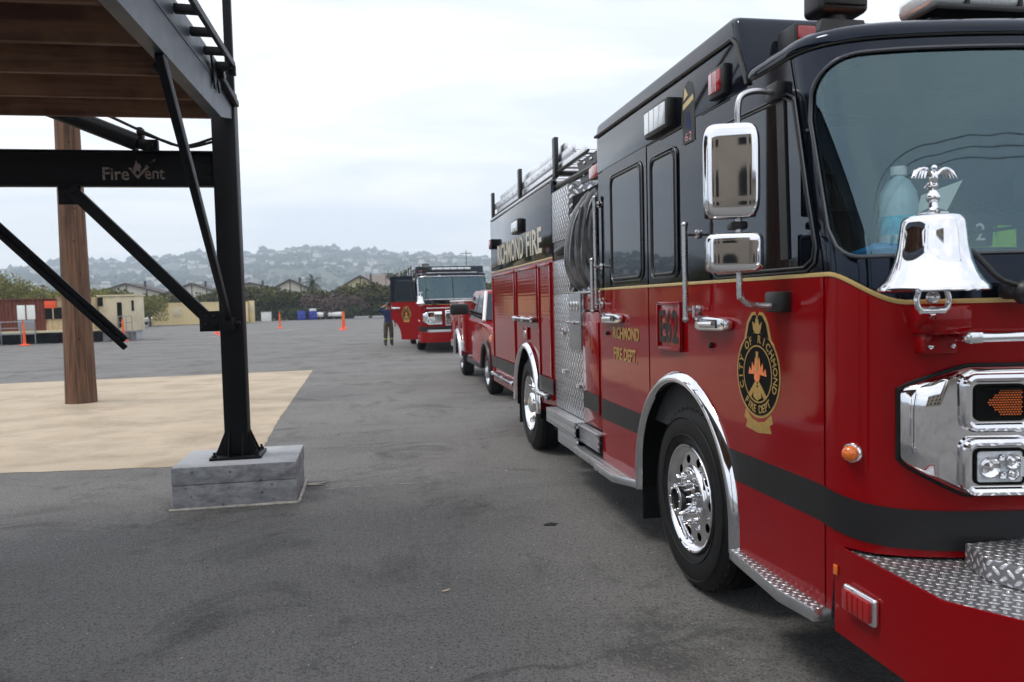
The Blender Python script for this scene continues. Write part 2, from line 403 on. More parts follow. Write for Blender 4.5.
# =================================================================== ENGINE
X0,X1=1.78,4.22
XC=3.0
ARC_Y,ARC_Z,ARC_R=4.30,.53,.685
def arch(y,cy=ARC_Y,r=ARC_R,base=.44):
    d=abs(y-cy)
    return ARC_Z+math.sqrt(max(0,r*r-d*d)) if d<=r else base
ys=[5.86,5.74,5.73,5.5,5.2,5.03]
ys+=[ARC_Y+ARC_R+.001]
ys+=[ARC_Y+ARC_R*math.cos(math.pi*k/36) for k in range(37)]
ys+=[ARC_Y-ARC_R-.001,3.5,3.35,3.2,3.1,3.0,2.95,2.9,2.86,2.83]
ys+=[4.80,4.79,4.06,4.05]
ys=sorted(set(ys),reverse=True)
half=[(X0,y) for y in ys]
half+=bez((X0,2.82),(X0,2.60),(1.98,2.53),(2.30,2.47),22)
half+=bez((2.30,2.47),(2.55,2.425),(2.8,2.41),(3.0,2.41),8)[1:]
PATH=half+[(2*XC-x,y) for (x,y) in half[-2::-1]]
NP=len(PATH); NH=len(half)
def norm2(i):
    a=Vector(PATH[max(i-1,0)]); b=Vector(PATH[min(i+1,NP-1)]); d=(b-a).normalized(); return Vector((d.y,-d.x))*1.0
# outward normal: path runs from rear to front on the passenger side (-Y), outward is -X
def outn(i):
    n=norm2(i); c=Vector((XC,4.2))-Vector(PATH[i])
    return n if n.dot(c)<0 else -n
def surf(i,z,off=0.):
    x,y=PATH[i]
    w=1 if y<=2.95 else max(0,1-(y-2.95)/.5)
    w*=w*(3-2*w)
    sh=.27*max(0,z-1.80)*w
    n=outn(i); return Vector((x+n.x*off,y+sh+n.y*off,z))
arcl=[0.]
for i in range(1,NP): arcl.append(arcl[-1]+(Vector(PATH[i])-Vector(PATH[i-1])).length)
def goldz(i):
    x,y=PATH[i]; x=min(x,2*XC-x)
    t=sm((arcl[min(i,NP-1-i)]-arcl[half.index((X0,2.83))]-.03)/.30)
    return 1.775-.115*t
def botz(i):
    x,y=PATH[i]
    return arch(y) if y>2.82 else (.44 if y>2.78 else .715)
iw0=min(i for i in range(NP) if PATH[i][1]<2.79)   # windshield starts
iw1=NP-1-iw0
def wz(i):
    u=min(arcl[i]-arcl[iw0],arcl[iw1]-arcl[i]); zb=1.835; zt=2.637
    rt,rb=.24,.12
    if u<rt: zt-=rt-math.sqrt(max(0,rt*rt-(rt-u)**2))
    if u<rb: zb+=rb-math.sqrt(max(0,rb*rb-(rb-u)**2))
    return zb,zt
def door_of(i):
    y=(PATH[i][1]+PATH[i+1][1])/2
    if PATH[i][0]>2.5: return None
    if 2.835<y<4.055: return 'front'
    if 4.795<y<5.735: return 'crew'
    return None

HINGE=Vector((1.80,2.84,0))
def make_engine():
    root=thing('fire_engine',(3.0,6.0,0),'red and black fire engine closest to the camera, big bell on its front corner','fire engine','fire engines parked in line')
    bms={None:B(),'front':B(),'crew':B()}
    cache={}
    def V(bm,key,co):
        k=(id(bm),key)
        if k not in cache: cache[k]=bm.verts.new(co)
        return cache[k]
    for i in range(NP-1):
        dr=door_of(i); bm=bms[dr]; out=.004 if dr else 0.
        def strip(zs0,zs1,tagk,mat,rows):
            for r in range(rows):
                a=zs0[0]+(zs0[1]-zs0[0])*r/rows; b_=zs0[0]+(zs0[1]-zs0[0])*(r+1)/rows
                c=zs1[0]+(zs1[1]-zs1[0])*r/rows; d=zs1[0]+(zs1[1]-zs1[0])*(r+1)/rows
                if abs(b_-a)<1e-5 and abs(d-c)<1e-5: continue
                vs=[V(bm,(i,round(a,5)),surf(i,a,out)),V(bm,(i+1,round(c,5)),surf(i+1,c,out)),V(bm,(i+1,round(d,5)),surf(i+1,d,out)),V(bm,(i,round(b_,5)),surf(i,b_,out))]
                vs2=[]
                for v in vs:
                    if v not in vs2: vs2.append(v)
                if len(vs2)<3: continue
                try: f=bm.faces.new(vs2); f.material_index=mat
                except ValueError: pass
        g0,g1=goldz(i),goldz(i+1)
        strip((botz(i),g0),(botz(i+1),g1),'lo',0,4)
        inw=iw0<=i<iw1
        z0=wz(i) if iw0<=i<=iw1 else (1.955,2.36); z1=wz(i+1) if iw0<=i+1<=iw1 else (1.955,2.36)
        strip((g0,z0[0]),(g1,z1[0]),'u0',1,2)
        if not inw: strip(z0,z1,'u1',1,4)
        strip((z0[1],2.685),(z1[1],2.685),'u2',1,3)
    # roof edge + cap
    bm=bms[None]
    prof=[(2.685,0),(2.695,.014),(2.715,.019),(2.738,.012),(2.757,-.012),(2.769,-.05),(2.775,-.12)]
    rows=[]
    for (z,o_) in prof:
        row=[]
        for i in range(NP):
            k=1 if PATH[i][1]<3.45 else 0
            o2=o_ if (k or o_<0) else 0.0
            row.append(bm.verts.new(surf(i,z,o2)))
        rows.append(row)
    for r in range(len(rows)-1):
        for i in range(NP-1):
            f=bm.faces.new((rows[r][i],rows[r][i+1],rows[r+1][i+1],rows[r+1][i])); f.material_index=1
    for i in range(NH-1):
        a,b_=rows[-1][i],rows[-1][i+1]; c,d=rows[-1][NP-2-i],rows[-1][NP-1-i]
        try:
            f=bm.faces.new((a,b_,c,d) if b_!=c else (a,b_,d)); f.material_index=1
        except ValueError: pass
    quad(bm,[(X0,5.86,.44),(X1,5.86,.44),(X1,5.86,1.775),(X0,5.86,1.775)],0)
    quad(bm,[(X0,5.86,1.775),(X1,5.86,1.775),(X1,5.86,2.76),(X0,5.86,2.76)],1)
    cab=obj('cab',bm,['red','black'],root,recalc=True)
    # drip edge line
    bm=B(); tube(bm,[surf(i,2.689,.007) for i in range(NP) if PATH[i][1]<3.43],.0045,6)
    obj('drip_rail',bm,'plastic',root)
    # dark backing behind door seams
    for y in (4.055,4.795,5.735):
        bm=B(); box(bm,1.79,1.80,y-.03,y+.03,.46 if y>5 else 1.15,2.6); obj('door_seal',bm,'matte',cab)
    bm=B(); box(bm,1.79,1.80,2.82,2.86,.46,1.8); obj('door_seal',bm,'matte',cab)
    # raised roof
    bm=B()
    prof=[(3.41,2.645),(3.515,2.97),(3.54,3.025),(3.60,3.045),(5.80,3.035),(5.86,3.025),(5.885,2.98),(5.885,2.645)]
    prism(bm,prof,'X',X0-.006,X1+.006,.028,3)
    obj('raised_roof',bm,'black',root)
    bm=B()
    tube(bm,[(X0-.012,5.88,2.945),(X0-.012,3.58,2.935),(X0-.012,3.535,2.90),(X0-.012,3.43,2.68)],.012,6)
    tube(bm,[(X0-.004,3.95,2.66),(X0-.004,3.62,2.66)],.004,5)
    obj('roof_molding',bm,'plastic',root)
    # doors
    for k,org in (('front',HINGE),('crew',(1.80,4.80,0))):
        d=obj('door',bms[k],['red','black'],root,origin=org,recalc=True)
        if k=='front': dfront=d; d['label']='front cab door carrying the round department badge'
        else: dcrew=d; d['label']='crew cab door with a tall window'
    # windows
    def window(parent,poly,name='window',div=None,w=.016):
        bm=B(); prism(bm,poly,'X',1.772,1.790)
        o=obj(name,bm,'sideglass',parent)
        bm=B(); tube(bm,[(1.768,p[0],p[1]) for p in poly],w,8,closed=True,flat=(1,1))
        if div: tube(bm,[(1.769,div[0],poly[-1][1]),(1.769,div[1],poly[0][1])],.018,6)
        obj('window_frame',bm,'trim',o)
        bm=B(); tube(bm,[(1.764,p[0],p[1]) for p in rs(poly,1.05)],.006,6,closed=True)
        obj('window_seal',bm,'plastic',o)
        return o
    def rs(poly,k):
        cy=sum(p[0] for p in poly)/len(poly); cz=sum(p[1] for p in poly)/len(poly)
        return [(cy+(p[0]-cy)*(1+.03/1.0),cz+(p[1]-cz)*1.03) for p in poly]
    # flatten hierarchy: window frame/seal become part of door window sub-part
    def window_sub(parent,poly,div=None,w=.015,t=1):
        bm=B(); prism(bm,poly,'X',1.771,1.790,mat=0)
        tube(bm,[(1.771,p[0],p[1]) for p in poly],w*.5,8,mat=2,closed=True)
        cy=(max(p[0] for p in poly)+min(p[0] for p in poly))/2; cz=(max(p[1] for p in poly)+min(p[1] for p in poly))/2
        tube(bm,[(1.771,p[0]+(w*1.1 if p[0]>cy else -w*1.1),p[1]+(w*1.1 if p[1]>cz else -w*1.1)) for p in poly],.005,6,mat=1,closed=True)
        if div: prism(bm,[(div[0]-.03,1.85),(div[0]+.03,1.85),(div[1]+.03,2.53),(div[1]-.03,2.53)],'X',1.762,1.785,mat=2)
        return obj('window',bm,['sideglass','trim','plastic'],parent)
    # front door window, A pillar side leaning back
    fw=[(3.84,1.90),(3.83,2.47),(3.78,2.53),(3.70,2.54),(3.10,2.53),(3.04,2.50),(2.945,2.12),(2.885,1.90),(2.90,1.84),(2.96,1.81),(3.76,1.81),(3.82,1.84)]
    window_sub(dfront,fw,div=(3.10,3.13),w=.014)
    window_sub(dcrew,rrect(4.89,5.52,1.845,2.57,.07),w=.02)
    o=window_sub(root,rrect(4.32,4.70,1.845,2.55,.06),w=.02)
    # windscreen
    bm=B(); cols=[]
    for i in range(iw0,iw1+1):
        zb,zt=wz(i); cols.append([bm.verts.new(surf(i,zb+(zt-zb)*k/6,-.006)) for k in range(7)])
    for a,b_ in zip(cols,cols[1:]):
        for k in range(6): bm.faces.new((a[k],b_[k],b_[k+1],a[k+1]))
    ws=obj('windshield',bm,'glass',root,ang=80)
    bm=B(); loop=[surf(i,wz(i)[0],.004) for i in range(iw0,iw1+1)]+[surf(i,wz(i)[1],.004) for i in range(iw1,iw0-1,-1)]
    lp=[loop[0]]
    for p in loop[1:]:
        if (p-lp[-1]).length>.006: lp.append(p)
    tube(bm,lp,.008,8,closed=True,mat=0)
    tube(bm,[surf(NH-1,1.83,.004),surf(NH-1,2.61,.004)],.016,8,mat=1)
    obj('windshield_trim',bm,['trim','plastic'],ws)
    bm=B()
    tube(bm,[surf(i,goldz(i)+.002,.004) for i in range(NP)],.0095,6,flat=(.35,1))
    obj('gold_stripe',bm,'goldflat',root)
    # charcoal band
    def band(i0,i1,bm,off=.0055):
        prev=None
        for i in range(i0,i1+1):
            x,y=PATH[i]; t=sm((2.9-y)/.4) if y<2.9 else 0
            z0=.785-.045*t; z1=.935-.045*t
            cur=(bm.verts.new(surf(i,max(z0,0),off)),bm.verts.new(surf(i,z1,off)))
            if prev: bm.faces.new((prev[0],cur[0],cur[1],prev[1]))
            prev=cur
    bm=B()
    iA=[i for i in range(NH) if PATH[i][0]==X0 and PATH[i][1]>ARC_Y+ARC_R*.88]
    # manual strips on the side (rear of arch, ahead of arch), then wrap round the nose
    quad(bm,[(X0-.0055,5.86,.775),(X0-.0055,4.935,.785),(X0-.0055,4.885,.93),(X0-.0055,5.86,.93)])
    obj('charcoal_band',bm,'charcoal',root); bm=B()
    band(half.index((X0,3.5)),NP-1-half.index((X0,3.5)),bm)
    quad(bm,[(X0-.0055,3.665,.785),(X0-.0055,3.5,.785),(X0-.0055,3.5,.935),(X0-.0055,3.735,.935)])
    obj('charcoal_band',bm,'charcoal',root)
    # interior
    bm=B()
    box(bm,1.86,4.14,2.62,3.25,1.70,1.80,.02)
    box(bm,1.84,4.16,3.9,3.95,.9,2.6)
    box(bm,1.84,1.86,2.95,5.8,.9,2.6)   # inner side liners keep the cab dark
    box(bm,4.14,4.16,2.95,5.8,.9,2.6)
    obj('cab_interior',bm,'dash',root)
    for cx in (2.35,3.65):
        bm=B()
        prism(bm,[(3.45,1.35),(3.85,1.35),(3.92,2.12),(3.78,2.15),(3.66,1.55),(3.45,1.50)],'X',cx-.24,cx+.24,.04)
        box(bm,cx-.13,cx+.13,3.78,3.88,2.15,2.34,.04)
        obj('seat',bm,'charcoal',root)
    bm=B(); tube(bm,[(3.65+.22*math.cos(a*math.pi/12),3.24-.12*math.sin(a*math.pi/12),1.92+.18*math.sin(a*math.pi/12)) for a in range(24)],.016,8,closed=True); cyl(bm,(3.65,3.24,1.92),(3.65,3.0,1.76),.03)
    obj('steering_wheel',bm,'plastic',root)
    # chassis
    bm=B()
    box(bm,2.5,3.5,2.7,11.2,.45,.85,.01); box(bm,2.4,3.6,4.2,4.35,.42,.56); box(bm,2.4,3.6,8.72,8.88,.42,.6)
    box(bm,2.1,3.9,5.1,8.0,.36,.60,.02); box(bm,2.15,3.85,2.75,3.55,.50,.9); box(bm,1.84,4.16,5.05,5.8,.5,.9)
    box(bm,2.12,3.88,3.5,5.1,1.2,1.4)
    cyl(bm,(1.95,7.6,.42),(1.95,7.9,.42),.09,16)
    obj('chassis',bm,'matte',root)
    # wheel well liners
    def liner(cy,r,name='wheel_well'):
        pts=[(cy+r,.44)]+[(cy+r*math.cos(math.pi*k/24),.53+r*math.sin(math.pi*k/24)) for k in range(25)]+[(cy-r,.44)]
        for side in (0,1):
            xa,xb=(1.786,2.5) if side==0 else (4.214,3.5)
            prev=None; bm=B()
            for (y,z) in pts:
                cur=(bm.verts.new((xa,y,z)),bm.verts.new((xb,y,z)))
                if prev: bm.faces.new((prev[0],prev[1],cur[1],cur[0]))
                prev=cur
            prism(bm,pts,'X',xb,xb+.01)
            obj(name,bm,'matte',root)
    liner(ARC_Y,ARC_R-.002)
    # chrome arch trim
    def archtrim(cy,r,zend,parent,w=.05):
        angs=[k*math.pi/40 for k in range(41)]
        for xs,sgn in ((1.778,-1),(4.222,1)):
            bm=B()
            path=[(cy+r,zend,0.)]+[(cy+r*math.cos(a),.53+r*math.sin(a),a) for a in angs]+[(cy-r,zend,math.pi)]
            prof=[(-.016,0),(-.012,.030),(.006,.040),(.030,.030),(.052,.0)]
            prev=None
            for (y,z,a) in path:
                ring=[bm.verts.new((xs+sgn*o,y+math.cos(a)*p,z+math.sin(a)*p)) for (p,o) in prof]
                if prev:
                    for k in range(len(prof)-1): bm.faces.new((prev[k],prev[k+1],ring[k+1],ring[k]))
                prev=ring
            obj('fender_trim',bm,'chrome',parent,recalc=True,ang=60)
    archtrim(ARC_Y,ARC_R,.42,root)
    # wheels
    def wheel(cx,cy,sgn,front):
        """sgn -1: outer face toward -X"""
        w=thing_part('wheel',root,(cx,cy,.53))
        bm=B(); T=.29
        prof=[(.30,0.03),(.335,.0),(.36,-.012),(.40,-.016),(.45,-.014),(.485,-.004),(.505,.012),(.521,.024),(.53,.04)]
        k=.07
        prof+=[(.53,.075),(.518,.077),(.518,.087),(.53,.089),(.53,.135),(.518,.137),(.518,.150),(.53,.152),(.53,.20),(.518,.202),(.518,.212),(.53,.214),(.53,.25),(.52,.27),(.49,.29),(.40,.305),(.30,.28)]
        lathe(bm,prof,(cx,cy,.53),'X',72,sx=-sgn)
        # shoulder blocks
        for a in range(48):
            t=2*math.pi*a/48
            m=Matrix.Translation((cx,cy,.53))@Matrix.Rotation(t,4,'X')
            box(bm,*( (0.022*-sgn,.06*-sgn) if sgn<0 else (-.06,-.022)),-.012,.012,.505,.529,mtx=m)
        # raised sidewall rings
        for rr in (.37,.47): lathe(bm,[(rr-.004,-.014),(rr,-.019),(rr+.004,-.014)],(cx,cy,.53),'X',72,sx=-sgn)
        obj('tyre',bm,'rubber',w)
        bm=B()
        if front:
            prof=[(.315,.03),(.318,.0),(.312,-.010),(.303,-.006),(.297,.012),(.285,.024),(.27,.030)]
            rows=[(.262+-.0062*k,.030-.0004*k) for k in range(13)]
            prof+=rows+[(.182,.020),(.176,.006),(.168,.002),(.098,.0),(.090,-.04),(.086,-.085),(.078,-.09),(.060,-.09),(.058,-.075),(.001,-.073)]
            rh=.224
        else:
            prof=[(.315,.03),(.318,.0),(.312,-.010),(.303,-.004),(.295,.03),(.285,.09),(.275,.125),(.265,.135)]
            rows=[(.258-.0062*k,.137+.0003*k) for k in range(13)]
            prof+=rows+[(.17,.145),(.14,.145),(.13,.10),(.125,.02),(.11,.0),(.09,-.01),(.001,-.012)]
            rh=.221
        def skip(r,t):
            if not(.183<r<.262): return False
            n=10; st=2*math.pi/n; dt=((t+st/2)%st)-st/2
            return (rh*dt)**2+(r-rh)**2<.027**2
        lathe(bm,prof,(cx,cy,.53),'X',200,sx=-sgn,skip=skip,mat=0)
        hb=.142-.02
        x_l=(.002 if front else .145)
        for a in range(10):
            t=2*math.pi*(a+.5)/10; yy=cy+.140*math.cos(t) if front else cy+.155*math.cos(t); zz=.53+(.140 if front else .155)*math.sin(t)
            L=.050
            xx=cx+(-sgn)*x_l
            tube(bm,[(xx,yy,zz),(xx+sgn*.012,yy,zz),(xx+sgn*.013,yy,zz),(xx+sgn*L*.8,yy,zz),(xx+sgn*L,yy,zz)],[.019,.019,.0145,.0135,.007],10)
        if front:
            for a in range(8):
                t=2*math.pi*a/8; ball(bm,(cx-sgn*-.09,cy+.069*math.cos(t),.53+.069*math.sin(t)),.007,8)
        obj('rim',bm,'chrome',w)
        bm=B(); lathe(bm,[(.30,.07 if front else .17),(.001,.07 if front else .17)],(cx,cy,.53),'X',32,sx=-sgn)
        if front: lathe(bm,[(.056,-.077),(.001,-.078)],(cx,cy,.53),'X',24,sx=-sgn)
        obj('brake_drum',bm,'matte',w)
    def thing_part(name,parent,loc):
        o=bpy.data.objects.new(name,None); COL.objects.link(o); o.parent=parent; o.location=Vector(loc)-ORG[parent.name]; ORG[o.name]=Vector(loc); o.empty_display_size=.2
        return o
    wheel(1.815,ARC_Y-.03,-1,True); wheel(4.185,ARC_Y-.03,1,True)
    wheel(1.815,8.80,-1,False); wheel(4.185,8.80,1,False)
    for s,x in ((1,2.17),(-1,3.83)):
        bm=B()
        lathe(bm,[(.30,0.),(.40,-.01),(.50,.0),(.53,.04),(.53,.22),(.50,.27),(.30,.27)],(x,8.8,.53),'X',48,sx=s)
        obj('inner_tyre',bm,'rubber',root)
    # mud flaps
    for q in ((1.80,2.15,5.02,5.035),(3.85,4.2,5.02,5.035),(1.82,2.4,9.5,9.515),(3.6,4.18,9.5,9.515)):
        bm=B(); box(bm,*q,.20,.62,.004); obj('mud_flap',bm,'rubber',root)
    # ---------------- hardware on the side
    def latch(parent,y0,y1,z):
        bm=B()
        prism(bm,[(y1,z+.028),(y1-.05,z+.040),(y0+.06,z+.030),(y0,z+.018),(y0,z-.022),(y0+.06,z-.034),(y1-.05,z-.040),(y1,z-.028)],'X',1.735,1.772,.008)
        tube(bm,[(1.726,y1-.10,z-.004),(1.722,y0+.12,z-.002)],.017,10,flat=(1,1.2))
        tube(bm,[(1.765,y1-.015,z+.03),(1.73,y1-.015,z+.035),(1.728,y1-.015,z+.095)],.011,8)
        o=obj('door_handle',bm,'chrome',parent)
        bm=B(); box(bm,1.733,1.738,y0+.11,y1-.09,z-.022,z+.022,.002)
        lathe(bm,[(.016,0),(.016,-.012),(.010,-.016),(.001,-.016)],(1.772,(y0+y1)/2+(.165 if y0>5 else .06),z-.115),'X',14)
        obj('door_lock',bm,'plastic',parent)
    latch(dfront,3.60,3.99,1.56); latch(dcrew,5.28,5.72,1.56)
    def grab(y,z0,z1,st=.075,r=.016,x=1.772):
        bm=B()
        tube(bm,[(x-st,y,z0-.02),(x-st,y,z1+.02)],r,12)
        for z in (z0+.03,z1-.03):
            tube(bm,[(x+.002,y,z),(x-st,y,z)],.011,8); lathe(bm,[(.026,0),(.024,-.012),(.012,-.016)],(x+.002,y,z),'X',14)
        for z in (z0-.02,z1+.02): ball(bm,(x-st,y,z),r*1.15,10)
        obj('grab_rail',bm,'satin',root)
    grab(4.01,1.60,2.07); grab(5.855,1.66,2.46,.025); grab(5.79,1.63,1.98,.075)
    # plaque E62
    bm=B(); box(bm,1.762,1.779,4.235,4.605,1.385,1.675,.006,mat=0)
    for a in ((4.235,4.605,1.655,1.675),(4.235,4.605,1.385,1.405),(4.235,4.255,1.385,1.675),(4.585,4.605,1.385,1.675)):
        box(bm,1.754,1.764,a[0],a[1],a[2],a[3],.003,mat=0)
    textmesh(bm,'E62',.26,side_m(4.42,1.53,1.7605),1,fit=(.29,.20),bold=.006)
    obj('unit_plaque',bm,['red','charcoal'],root)
    # gold lettering
    bm=B(); textmesh(bm,'RICHMOND',.1,side_m(5.25,1.455,1.7725),0,fit=(.56,.088),bold=.0025); obj('door_lettering',bm,'gold',dcrew); bm=B()
    textmesh(bm,'FIRE DEPT.',.1,side_m(5.27,1.305,1.7725),0,fit=(.50,.088),bold=.0025)
    obj('door_lettering',bm,'gold',dcrew)
    # badge
    bm=B(); by,bz,br=3.365,1.335,.205
    def disc(r0,r1,x,mat,seg=64):
        lathe(bm,[(r1,0),(r1,-.0012),(max(r0,.0001),-.0012)],(x,by,bz),'X',seg,mat=mat)
    disc(0,br,1.7755,0); disc(0,br-.012,1.7745,1); lathe(bm,[(.135,-.0036),(.128,-.0036)],(1.7755,by,bz),'X',64,mat=0)
    lathe(bm,[(.135,-.0030),(.128,-.0030),(.128,-.0024)],(1.7755,by,bz),'X',64,mat=0)
    def arc_text(s,a0,a1,r,flip=False):
        n=len(s)
        for k,ch in enumerate(s):
            if ch==' ': continue
            a=a0+(a1-a0)*k/(n-1)       # angle clockwise from top, as seen
            ar=R_(a); yy=by-r*math.sin(ar); zz=bz+r*math.cos(ar)
            textmesh(bm,ch,.052,side_m(yy,zz,1.7728,rot=(-ar if not flip else math.pi-ar)),0,extr=.0006,bold=.0008)
    arc_text('CITY OF RICHMOND',-112,112,.164)
    arc_text('FIRE DEPT',218,142,.164,True)
    # crest with eagle shape above
    crest=[(by+.13,bz+.155),(by+.10,bz+.24),(by+.055,bz+.285),(by+.02,bz+.29),(by,bz+.262),(by-.02,bz+.29),(by-.055,bz+.285),(by-.10,bz+.24),(by-.13,bz+.155),(by,bz+.200)]
    prism(bm,crest,'X',1.7742,1.7755,mat=0)
    def shr(p,k): 
        cy=by; cz=bz+.22; return [(cy+(a-cy)*k,cz+(b_-cz)*k) for a,b_ in p]
    prism(bm,shr(crest,.80),'X',1.7732,1.7745,mat=1)
    eag=[(by-.045,bz+.245),(by-.02,bz+.225),(by-.012,bz+.255),(by+.012,bz+.262),(by+.018,bz+.232),(by+.045,bz+.245),(by+.035,bz+.205),(by+.01,bz+.188),(by-.018,bz+.188),(by-.035,bz+.205)]
    prism(bm,eag,'X',1.7722,1.7735,mat=0)
    # scroll below
    sc=[(by+.12,bz-.175),(by+.06,bz-.215),(by,bz-.225),(by-.06,bz-.215),(by-.12,bz-.175),(by-.135,bz-.215),(by-.105,bz-.228),(by-.12,bz-.262),(by-.06,bz-.268),(by,bz-.275),(by+.06,bz-.268),(by+.12,bz-.262),(by+.105,bz-.228),(by+.135,bz-.215)]
    prism(bm,sc,'X',1.7745,1.7757,mat=0)
    # inner emblem: flames, crossed bars, hydrant-like centre
    fl=[(by+.085,bz-.005),(by+.075,bz+.03),(by+.055,bz+.01),(by+.05,bz+.055),(by+.03,bz+.03),(by+.02,bz+.08),(by,bz+.05),(by-.02,bz+.08),(by-.03,bz+.03),(by-.05,bz+.055),(by-.055,bz+.01),(by-.075,bz+.03),(by-.085,bz-.005),(by,bz+.0)]
    prism(bm,fl,'X',1.7722,1.7735,mat=2)
    for sg in (-1,1):
        prism(bm,[(by+sg*.012,bz-.035),(by-sg*.012,bz-.028),(by-sg*.085,bz-.098),(by-sg*.062,bz-.112)],'X',1.7712,1.7733,mat=0)
    lathe(bm,[(.026,0),(.026,-.004),(.017,-.004),(.017,-.0035),(.0001,-.0035)],(1.7735,by,bz-.012),'X',24,mat=2)
    prism(bm,[(by-.009,bz+.015),(by+.009,bz+.015),(by+.011,bz+.105),(by-.011,bz+.105)],'X',1.7708,1.7730,mat=0)
    prism(bm,[(by-.030,bz-.06),(by+.030,bz-.06),(by+.038,bz-.108),(by,bz-.124),(by-.038,bz-.108)],'X',1.7706,1.7728,mat=0)
    obj('badge',bm,['gold','matte','amber'],dfront)
    # sticker above the windows
    bm=B()
    st=[(4.20,2.55),(4.20,2.80),(4.17,2.86),(4.115,2.885),(4.06,2.86),(4.035,2.80),(4.035,2.55)]
    prism(bm,st,'X',1.7728,1.7745,mat=0)
    prism(bm,[(4.19,2.74),(4.045,2.77),(4.05,2.80),(4.19,2.77)],'X',1.7718,1.7735,mat=1)
    prism(bm,[(4.18,2.79),(4.12,2.81),(4.16,2.86)],'X',1.7718,1.7735,mat=1); prism(bm,[(4.15,2.63),(4.08,2.62),(4.10,2.70),(4.125,2.73),(4.14,2.70)],'X',1.7716,1.7735,mat=3)
    textmesh(bm,'62',.05,side_m(4.117,2.585,1.7722),2,fit=(.09,.045))
    obj('crew_sticker',bm,['charcoal','goldflat','redlens','navy'],root)
    # side lights
    def sidelight(y0,y1,z0,z1,d,lens,nm,n=0):
        bm=B(); box(bm,1.775-d,1.785,y0,y1,z0,z1,.015,mat=0)
        box(bm,1.775-d-.008,1.775-d+.01,y0+.025,y1-.025,z0+.022,z1-.022,.006,mat=1)
        for k in range(1,n): box(bm,1.775-d-.010,1.775-d,y0+.02+(y1-y0-.04)*k/n-.003,y0+.02+(y1-y0-.04)*k/n+.003,z0+.025,z1-.025,mat=2)
        return obj(nm,bm,['plastic',lens,'satin'],root)
    sidelight(4.30,4.68,2.675,2.85,.055,'clear','scene_light',4)
    sidelight(3.62,3.80,2.69,2.84,.035,'redlens','warning_light',3)
    # mirrors
    bm=B(); my=3.16
    tube(bm,[(1.785,my,2.565),(1.70,my,2.575),(1.64,my,2.57),(1.597,my,2.545),(1.585,my,2.49),(1.585,my,2.40),(1.585,my,1.76),(1.592,my,1.70),(1.625,my,1.665),(1.68,my,1.655),(1.79,my-.02,1.655)],.0135,12,smooth=4)
    obj('mirror_arm',bm,'satin',root)
    pieces('mirror_bracket','plastic',root,((1.735,1.80,my-.05,my+.05,2.53,2.61,.012),(1.725,1.79,my-.09,my+.05,1.625,1.715,.012),(1.55,1.62,my-.02,my+.05,1.985,2.02,.01)))
    def mirror(cx,z0,z1,w,yaw):
        m=Matrix.Translation((cx,my-.01,0))@Matrix.Rotation(R_(yaw),4,'Z')
        bm=B(); b2=bmesh.new(); bmesh.ops.create_uvsphere(b2,u_segments=64,v_segments=40,radius=1)
        for v in b2.verts:
            q=[math.copysign(abs(t_)**.34,t_) for t_ in v.co]; v.co=Vector((q[0]*w/2,q[1]*.052-.003,(z0+z1)/2+q[2]*(z1-z0)/2))
        b2.transform(m); merge(bm,b2)
        mh=obj('mirror_housing',bm,'chrome',root,ang=70)
        bm=B(); box(bm,-w/2+.008,w/2-.008,.030,.056,z0+.008,z1-.008,.008,2,mtx=m,mat=0); box(bm,-w/2+.018,w/2-.018,.055,.058,z0+.018,z1-.018,mtx=m,mat=1)
        obj('mirror_glass',bm,['plastic','chrome'],mh)
    mirror(1.545,2.03,2.43,.235,-20); mirror(1.555,1.80,1.97,.24,-16)
    # ---------------- front
    bm=B(); out=[(1.778,2.765),(1.765,2.16),(1.885,1.965),(2.12,1.82),(3.88,1.82),(4.115,1.965),(4.235,2.16),(4.222,2.765)]
    # bumper skirt as open-topped wall
    n=len(out)
    inn=[(1.79,2.765),(1.778,2.165),(1.893,1.975),(2.124,1.832),(3.876,1.832),(4.107,1.975),(4.222,2.165),(4.21,2.765)]
    for i in range(n-1):
        a,b_=out[i],out[i+1]; c,d=inn[i+1],inn[i]
        quad(bm,[(a[0],a[1],.37),(b_[0],b_[1],.37),(b_[0],b_[1],.715),(a[0],a[1],.715)])
        quad(bm,[(a[0],a[1],.715),(b_[0],b_[1],.715),(c[0],c[1],.715),(d[0],d[1],.715)])
        quad(bm,[(d[0],d[1],.715),(c[0],c[1],.715),(c[0],c[1],.37),(d[0],d[1],.37)])
        quad(bm,[(a[0],a[1],.37),(d[0],d[1],.37),(c[0],c[1],.37),(b_[0],b_[1],.37)])
    bmesh.ops.remove_doubles(bm,verts=bm.verts[:],dist=.0005)
    bum=obj('bumper',bm,'red',root,recalc=True)
    bm=B(); prism(bm,inn+[(4.1,2.60),(1.9,2.60)],'Z',.66,.704)
    obj('bumper_deck',bm,'diamond',bum)
    bm=B(); prism(bm,[(2.10,2.46),(2.05,2.30),(2.13,2.08),(2.4,1.98),(3.6,1.98),(3.87,2.08),(3.95,2.30),(3.90,2.46)],'Z',.706,.785,.008)
    obj('hose_well_cover',bm,'diamond',bum)
    bm=B(); box(bm,1.745,1.775,2.475,2.665,.495,.60,.012,3,mat=0); box(bm,1.732,1.75,2.49,2.65,.508,.588,.006,2,mat=1)
    for k in range(1,5): box(bm,1.729,1.735,2.49+.16*k/5-.003,2.49+.16*k/5+.003,.512,.584,mat=1)
    obj('bumper_marker_light',bm,['chrome','redlens'],root)
    bm=B(); box(bm,1.768,1.775,2.735,2.76,.60,.64,.002); obj('side_reflector',bm,'amber',root)
